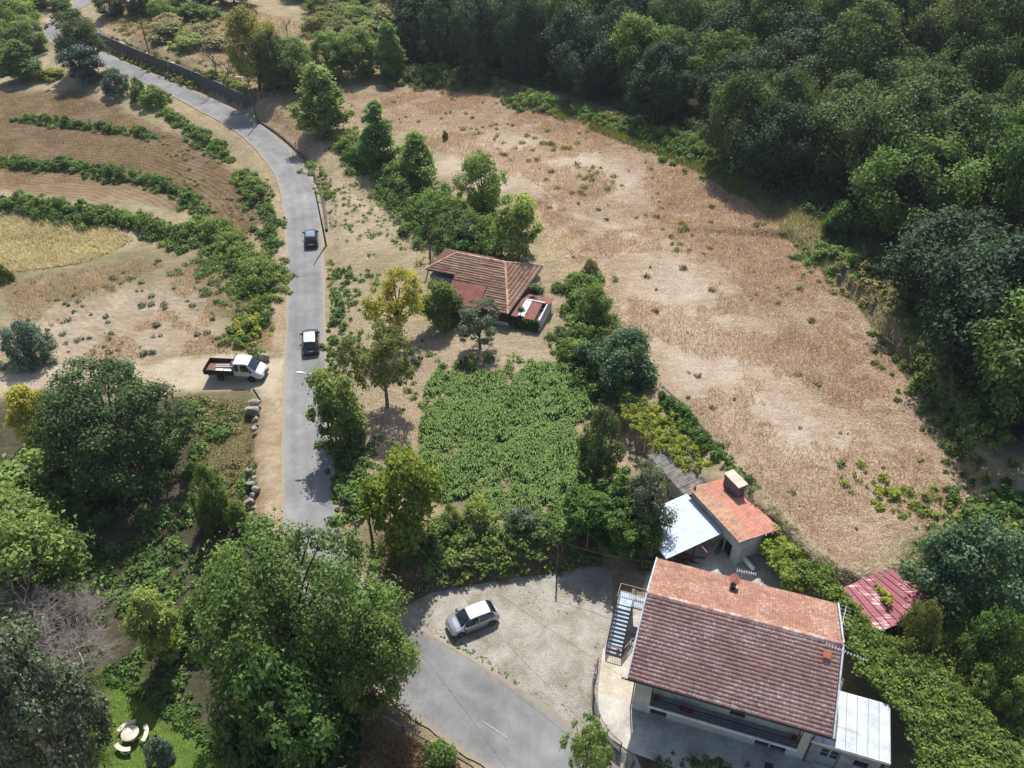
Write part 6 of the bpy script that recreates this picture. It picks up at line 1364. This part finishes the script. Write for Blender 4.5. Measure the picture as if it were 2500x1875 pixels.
n3_ = wood('scrub tree on the top centre slope', [(680,60),(760,110),(870,140),(900,60),(880,-20),(700,-20)], 6.0, 2.5, 5, ['scrub', 'olivebrown', 'bramble'], 63, ('bush', 'bigbush'), group='scrub on the top slope')
n4_ = wood('bushy tree in the upper left corner', [(-60,170),(10,160),(30,60),(60,20),(60,-40),(-60,-40)], 7, 5, 8, ['mid', 'bramble', 'light'], 64, ('full', 'bigbush'), group='trees at the upper left')
n5_ = wood('leafy bush above the retaining wall', [(330,60),(420,110),(470,100),(440,40),(350,20)], 5.5, 2, 3.5, ['light', 'bramble', 'scrub'], 65, ('bush',), group='bushes above the retaining wall')
print('woods', n1_, n2_, n3_, n4_, n5_)
# ------------------------------------------------------------------ ground cover nobody could count
FERN = [(935,860),(960,815),(1010,800),(1100,795),(1210,810),(1250,860),(1290,960),(1290,1060),(1235,1110),(1120,1120),(1000,1075),(930,1050),(920,960)]
FP, rng = scatter_poly([(918,850),(950,800),(1010,775),(1100,775),(1230,790),(1275,850),(1310,960),(1310,1080),(1240,1140),(1110,1150),(980,1110),(915,1080),(908,960)], 19000, 71)
fe_ = sdist(FP, [(p.x, p.y) for p in GPOLY(FERN)]); dn_ = fbm(FP[:, 0]*.45, FP[:, 1]*.45, 3)
pk_ = np.clip((dn_-(.60-.33*smooth(-2.8, 3.0, fe_)))*5+.45, 0, 1)*np.clip((vnoise(FP[:, 0]*1.3+40, FP[:, 1]*1.3)-.1)*4, .12, 1)
keep = rng.rand(len(FP)) < pk_
hs_ = (.45+.75*pk_)[keep]
FP = FP[keep]; fz = hza(FP); V = []; Tn = []; nf = 7
n = len(FP); a = rng.rand(n, nf)*6.2832; ln = (.16+.24*rng.rand(n, nf)); hgt = (.2+.35*rng.rand(n, nf)+.25*rng.rand(n, 1))*(.3+1.4*fbm(FP[:, 0]*.9, FP[:, 1]*.9, 2)[:, None])*hs_[:, None]
o = np.stack([FP[:, 0], FP[:, 1], fz], 1)[:, None, :]; dr = np.stack([np.cos(a), np.sin(a), 0*a], -1); sd_ = np.stack([-np.sin(a), np.cos(a), 0*a], -1); upz = np.array([0, 0, 1.])
p0 = o+upz*(hgt*.35)[..., None]+dr*(ln*.1)[..., None]; p1 = o+dr*(ln*.55)[..., None]+upz*hgt[..., None]; p2 = o+dr*(ln*1.1)[..., None]+upz*(hgt*.72)[..., None]
wv_ = (.035+.03*rng.rand(n, nf))[..., None]
VV = np.stack([p0-sd_*.02, p0+sd_*.02, p1+sd_*wv_, p1-sd_*wv_, p2+sd_*.015, p2-sd_*.015], 2).reshape(-1, 3)
k = np.arange(n*nf)*6; FF = np.concatenate([np.stack([k, k+1, k+2, k+3], 1), np.stack([k+3, k+2, k+4, k+5], 1)]); tt = np.clip(.5+rng.normal(0, .16, n*nf)+np.repeat(rng.normal(0, .16, n), nf), 0, 1)
put('bracken', np_mesh('bracken', VV, FF, tint=np.concatenate([tt, tt])), LEAF['fern'], label='dense green bracken covering the plot above the gravel lot', kind='stuff')
ALLF = [(740,225),(900,190),(1080,210),(1300,275),(1500,340),(1640,430),(1700,520),(1850,660),(1960,800),(2060,970),(2110,1080),(1950,1170),(1870,1250),(1800,1215),(1640,1060),(1500,900),(1390,760),(1330,650),(1240,560),(1180,480),(1080,400),(900,300),(760,260)]
P, rng = scatter_poly(ALLF, 150000, 72); blades('dry_grass', 'flattened straw-coloured grass covering the dry field', 'straw', P, rng, .3, .02, 1.15)
P, rng = scatter_poly(ALLF, 170000, 73); m_ = fbm(P[:, 0]*.12, P[:, 1]*.12, 3)+.25*(fbm(P[:, 0]*.9, P[:, 1]*.9, 2)-.5); ydis = np.array([0.]); P = P[m_ > .51]
blades('brown_grass', 'brown seeded grass standing in patches of the dry field', 'reed', P, rng, .42, .02, .6)
undergrowth('field_weeds', 'scattered green weed tufts in the dry field', 'scrub', ALLF, 110, .15, .5, 74, 40, .13, squash=.9)
P, rng = scatter_poly([(-60,465),(120,472),(260,500),(290,520),(180,568),(60,585),(-60,595)], 13000, 75); blades('corn_stubble', 'dry yellow maize stalks on the lower left field', 'corn', P, rng, .7, .05, .7)
P, rng = scatter_poly([(-60,200),(160,205),(300,255),(420,315),(530,395),(560,480),(520,510),(430,450),(300,390),(-60,400)], 60000, 76); blades('mown_stubble', 'short mown stubble on the upper terraces', 'stubble', P, rng, .16, .03, .9)
P, rng = scatter_poly([(0,610),(300,560),(470,560),(590,640),(590,760),(300,770),(60,790)], 30000, 77); blades('weedy_grass', 'dry weeds on the field above the dirt track', 'reed', P[fbm(P[:, 0]*.2, P[:, 1]*.2, 3) > .47], rng, .4, .03, .6)
undergrowth('field_herbs', 'grey-green herb tufts on the weedy field above the dirt track', 'olive', [(0,610),(300,560),(470,560),(590,640),(590,760),(300,770),(60,790)], 150, .15, .55, 78, 40, .12, .45)
undergrowth('verge_herbs', 'low green plants by the thicket above the truck', 'bramble', [(430,540),(560,610),(590,690),(560,740),(480,700),(420,600)], 260, .2, .55, 79, 34, .14, .42)
undergrowth('gully_plants', 'tangled undergrowth in the shaded gully on the lower left', 'bramble', [(0,1000),(420,870),(545,900),(545,1150),(640,1300),(720,1430),(860,1570),(700,1659),(480,1600),(330,1480),(220,1440),(0,1500)], 900, .3, .8, 80, 22, .18, .42)
undergrowth('gully_weeds', 'dry brown weeds in the gully on the lower left', 'scrub', [(400,860),(545,880),(550,1130),(430,1130),(330,1000)], 420, .25, .55, 81, 30, .13, .4)
undergrowth('bank_plants', 'shaded plants on the bank behind the gravel lot', 'bramble', [(800,1180),(1000,1170),(1230,1140),(1300,1150),(1290,1220),(1050,1245),(930,1270),(840,1310)], 330, .2, .55, 82, 30, .15, .47)
undergrowth('wood_floor_plants', 'bracken and brambles on the floor of the wood edge', 'oak', [(880,150),(1050,170),(1250,205),(1420,270),(1580,345),(1640,420),(1900,500),(1940,640),(2050,800),(2140,930),(2250,900),(2000,600),(1900,400),(1600,300),(1200,130),(880,110)], 1300, .4, 1.0, 83, 16, .22)
undergrowth('plot_weeds', 'low weeds on the dry plot between road and bracken', 'bramble', [(720,570),(800,560),(900,700),(960,790),(900,960),(800,1080),(770,950),(730,800)], 300, .15, .5, 84, 36, .13, .45)
undergrowth('upper_plot_weeds', 'green weeds on the dry patch under the conical tree row', 'bramble', [(700,360),(780,350),(870,440),(900,540),(800,560),(715,560)], 320, .12, .35, 85, 40, .1, .42)
undergrowth('slope_scrub', 'dry scrub on the slope above the retaining wall', 'scrub', [(240,70),(420,130),(520,200),(560,225),(640,200),(560,60),(420,20),(260,20)], 420, .3, .8, 86, 20, .18, .42)
undergrowth('right_bank_plants', 'wild plants around the red shed and the right edge', 'bramble', [(1960,1190),(2110,1090),(2300,1120),(2300,1659),(2150,1640),(2000,1440),(1900,1360)], 420, .3, .8, 87, 24, .18, .4)
undergrowth('house_bed_plants', 'weeds in the shaded bed below the patio', 'mid', [(1400,1640),(1480,1620),(1640,1659),(1640,1720),(1400,1700)], 60, .15, .4, 88, 40, .12, .45)
undergrowth('terrace_weeds', 'tawny weeds at the road end of the terraces', 'scrub', [(330,290),(420,300),(520,380),(580,470),(590,560),(520,520),(440,470),(400,400)], 160, .15, .4, 89, 40, .12, .5)
P, rng = scatter_poly([(215,1450),(300,1470),(360,1540),(460,1610),(560,1720),(200,1760),(180,1600)], 30000, 90); blades('lawn_grass', 'short green grass of the lawn', 'grass', P, rng, .1, .02, .6)
P, rng = scatter_poly([(780,560),(900,700),(960,790),(940,900),(900,1080),(1000,1130),(880,1150),(770,1080),(730,800)], 24000, 91); blades('plot_straw', 'thin straw on the plot between road and bracken', 'straw', P, rng, .25, .025, 1.0)
P, rng = scatter_poly([(780,1540),(840,1560),(1000,1659),(900,1720),(780,1680)], 9000, 92); blades('verge_straw', 'tawny grass on the verge below the crash barrier', 'reed', P, rng, .4, .03, .5)
for px_, py_, lb in ((1594, 1700, 'potted plant at the left end of the balcony'), (1664, 1737, 'potted plant hanging on the balcony rail, left of a pair'), (1684, 1743, 'potted plant hanging on the balcony rail, right of a pair'), (1938, 1797, 'potted plant at the right end of the balcony')):
    w_ = PX(px_, py_, 2.4); l_ = hloc(w_); pot(lb, HL(min(max(l_.x, 2.1), 11.2), .62 if 'end' in lb else .36, 2.31))

P, rng = scatter_poly([(700,350),(860,320),(900,430),(1000,560),(1250,600),(1230,790),(960,800),(900,960),(780,1080),(730,800),(715,560)], 60000, 93); blades('rough_grass', 'sparse dry grass on the ground between the road and the old house', 'straw', P, rng, .22, .02, .9)
P, rng = scatter_poly([(405,850),(548,870),(552,1130),(470,1150),(430,1080)], 12000, 94); blades('gully_grass', 'dry tawny grass in the gully left of the road', 'scrub', P, rng, .35, .025, .7)

P, rng = scatter_poly([(1580,400),(1650,410),(1900,490),(1970,640),(2130,940),(2060,970),(1850,660),(1700,520)], 26000, 95); blades('clearing_grass', 'green and tawny grass in the shaded clearing by the right wood', 'scrub', P, rng, .4, .03, .6)
P, rng = scatter_poly([(1150,450),(1260,520),(1330,620),(1400,760),(1350,800),(1230,700),(1180,560)], 16000, 96); blades('track_grass', 'dry grass on the strip right of the old house', 'straw', P, rng, .3, .025, .8)
P, rng = scatter_poly([(220,60),(420,120),(560,220),(700,240),(760,200),(700,60),(500,10),(240,10)], 30000, 97); blades('slope_grass', 'dry grass on the slope above the retaining wall', 'reed', P, rng, .5, .04, .7)
P, rng = scatter_poly([(870,140),(1060,160),(1130,190),(1300,250),(1250,270),(1080,210),(900,190)], 16000, 98); blades('wood_edge_grass', 'shaded grass between the dry field and the top wood', 'scrub', P, rng, .5, .04, .6)
P, rng = scatter_poly([(560,250),(640,240),(760,330),(880,430),(800,450),(700,370),(620,300)], 16000, 99); blades('bend_grass', 'dry grass on the bank inside the road bend', 'straw', P, rng, .3, .03, .8)
P, rng = scatter_poly([(1950,1180),(2110,1090),(2250,1110),(2212,1659),(2050,1500),(1900,1300)], 20000, 100); blades('corner_grass', 'rough grass around the red shed', 'scrub', P, rng, .4, .03, .6)
P, rng = scatter_poly([(830,1175),(1000,1165),(1230,1140),(1300,1150),(1300,1225),(1050,1255),(930,1280),(850,1320),(800,1260)], 14000, 101); blades('bank_grass', 'brown grass on the shaded bank behind the gravel lot', 'reed', P, rng, .35, .025, .6)


P, rng = scatter_poly([(350,252),(430,242),(525,300),(590,378),(612,430),(618,600),(612,775),(592,770),(590,560),(560,430),(510,370),(430,300)], 26000, 102); blades('verge_grass', 'dry grass along the left verge of the road', 'straw', P, rng, .22, .02, .8)
undergrowth('stream_plants', 'leafy plants crowding the banks of the stream', 'vine', [(232,1440),(300,1462),(345,1495),(400,1540),(460,1585),(520,1640),(500,1660),(430,1600),(360,1548),(320,1515),(240,1480)], 130, .15, .45, 103, 50, .12)
undergrowth('lot_weeds', 'sparse weeds growing through the gravel lot', 'scrub', [(900,1340),(1000,1290),(1180,1260),(1290,1270),(1300,1480),(1230,1550),(1130,1480),(1000,1400)], 210, .05, .13, 104, 60, .06, .5)
undergrowth('road_edge_weeds', 'small weeds along the lower road edge', 'bramble', [(925,1362),(1030,1425),(1140,1495),(1150,1490),(1040,1415),(935,1355)], 60, .06, .18, 105, 60, .07)
undergrowth('straight_verge_plants', 'low weeds on the right verge of the straight road', 'bramble', [(708,560),(722,560),(722,800),(735,1000),(728,1000),(712,800)], 160, .1, .3, 106, 50, .09, .4)
P, rng = scatter_poly([(1060,200),(1150,205),(1320,250),(1480,320),(1600,390),(1640,440),(1580,420),(1450,345),(1300,290),(1130,235)], 22000, 107); blades('fringe_grass', 'tall green grass along the wood side of the dry field', 'olivebrown', P[fbm(P[:, 0]*.25, P[:, 1]*.25, 3) > .47], rng, .7, .05, .5)
P, rng = scatter_poly([(-60,200),(160,205),(300,255),(420,315),(530,395),(560,480),(520,510),(430,450),(300,390),(-60,400)], 26000, 108); blades('terrace_stalks', 'rough yellow-brown stalks on the upper terraces', 'stubble', P[fbm(P[:, 0]*.3, P[:, 1]*.3, 3) > .45], rng, .35, .03, .6)
undergrowth('field_green_tufts', 'soft green tufts on the upper part of the dry field', 'olivebrown', [(930,230),(1100,260),(1250,330),(1400,420),(1560,560),(1500,600),(1350,480),(1200,400),(1000,330)], 90, .25, .6, 109, 40, .12, .4)
EDGE = [(1560,1000),(1640,1060),(1720,1140),(1800,1215),(1880,1255),(1960,1180),(1990,1200),(1900,1300),(1790,1245),(1700,1165),(1600,1065)]
P, rng = scatter_poly(EDGE, 15000, 110); blades('edge_grass', 'tawny grass on the bank at the near edge of the dry field', 'straw', P, rng, .38, .025, .8)
undergrowth('edge_weeds', 'weeds on the bank between the dry field and the vines', 'scrub', EDGE, 110, .12, .35, 111, 50, .1, .42)
# ------------------------------------------------------------------ summer haze
hb = MB().box((-450, -70, -12), (460, 640, 70)).build('haze', None, kind='stuff')
hm = bpy.data.materials.new('haze_air'); hm.use_nodes = True; hn = hm.node_tree.nodes; hn.remove(hn['Principled BSDF'])
pv = hn.new('ShaderNodeVolumePrincipled'); pv.inputs['Color'].default_value = (.82, .9, 1.0, 1); pv.inputs['Density'].default_value = .00013; pv.inputs['Anisotropy'].default_value = .2
hm.node_tree.links.new(pv.outputs[0], hn['Material Output'].inputs['Volume']); hb.data.materials.append(hm)
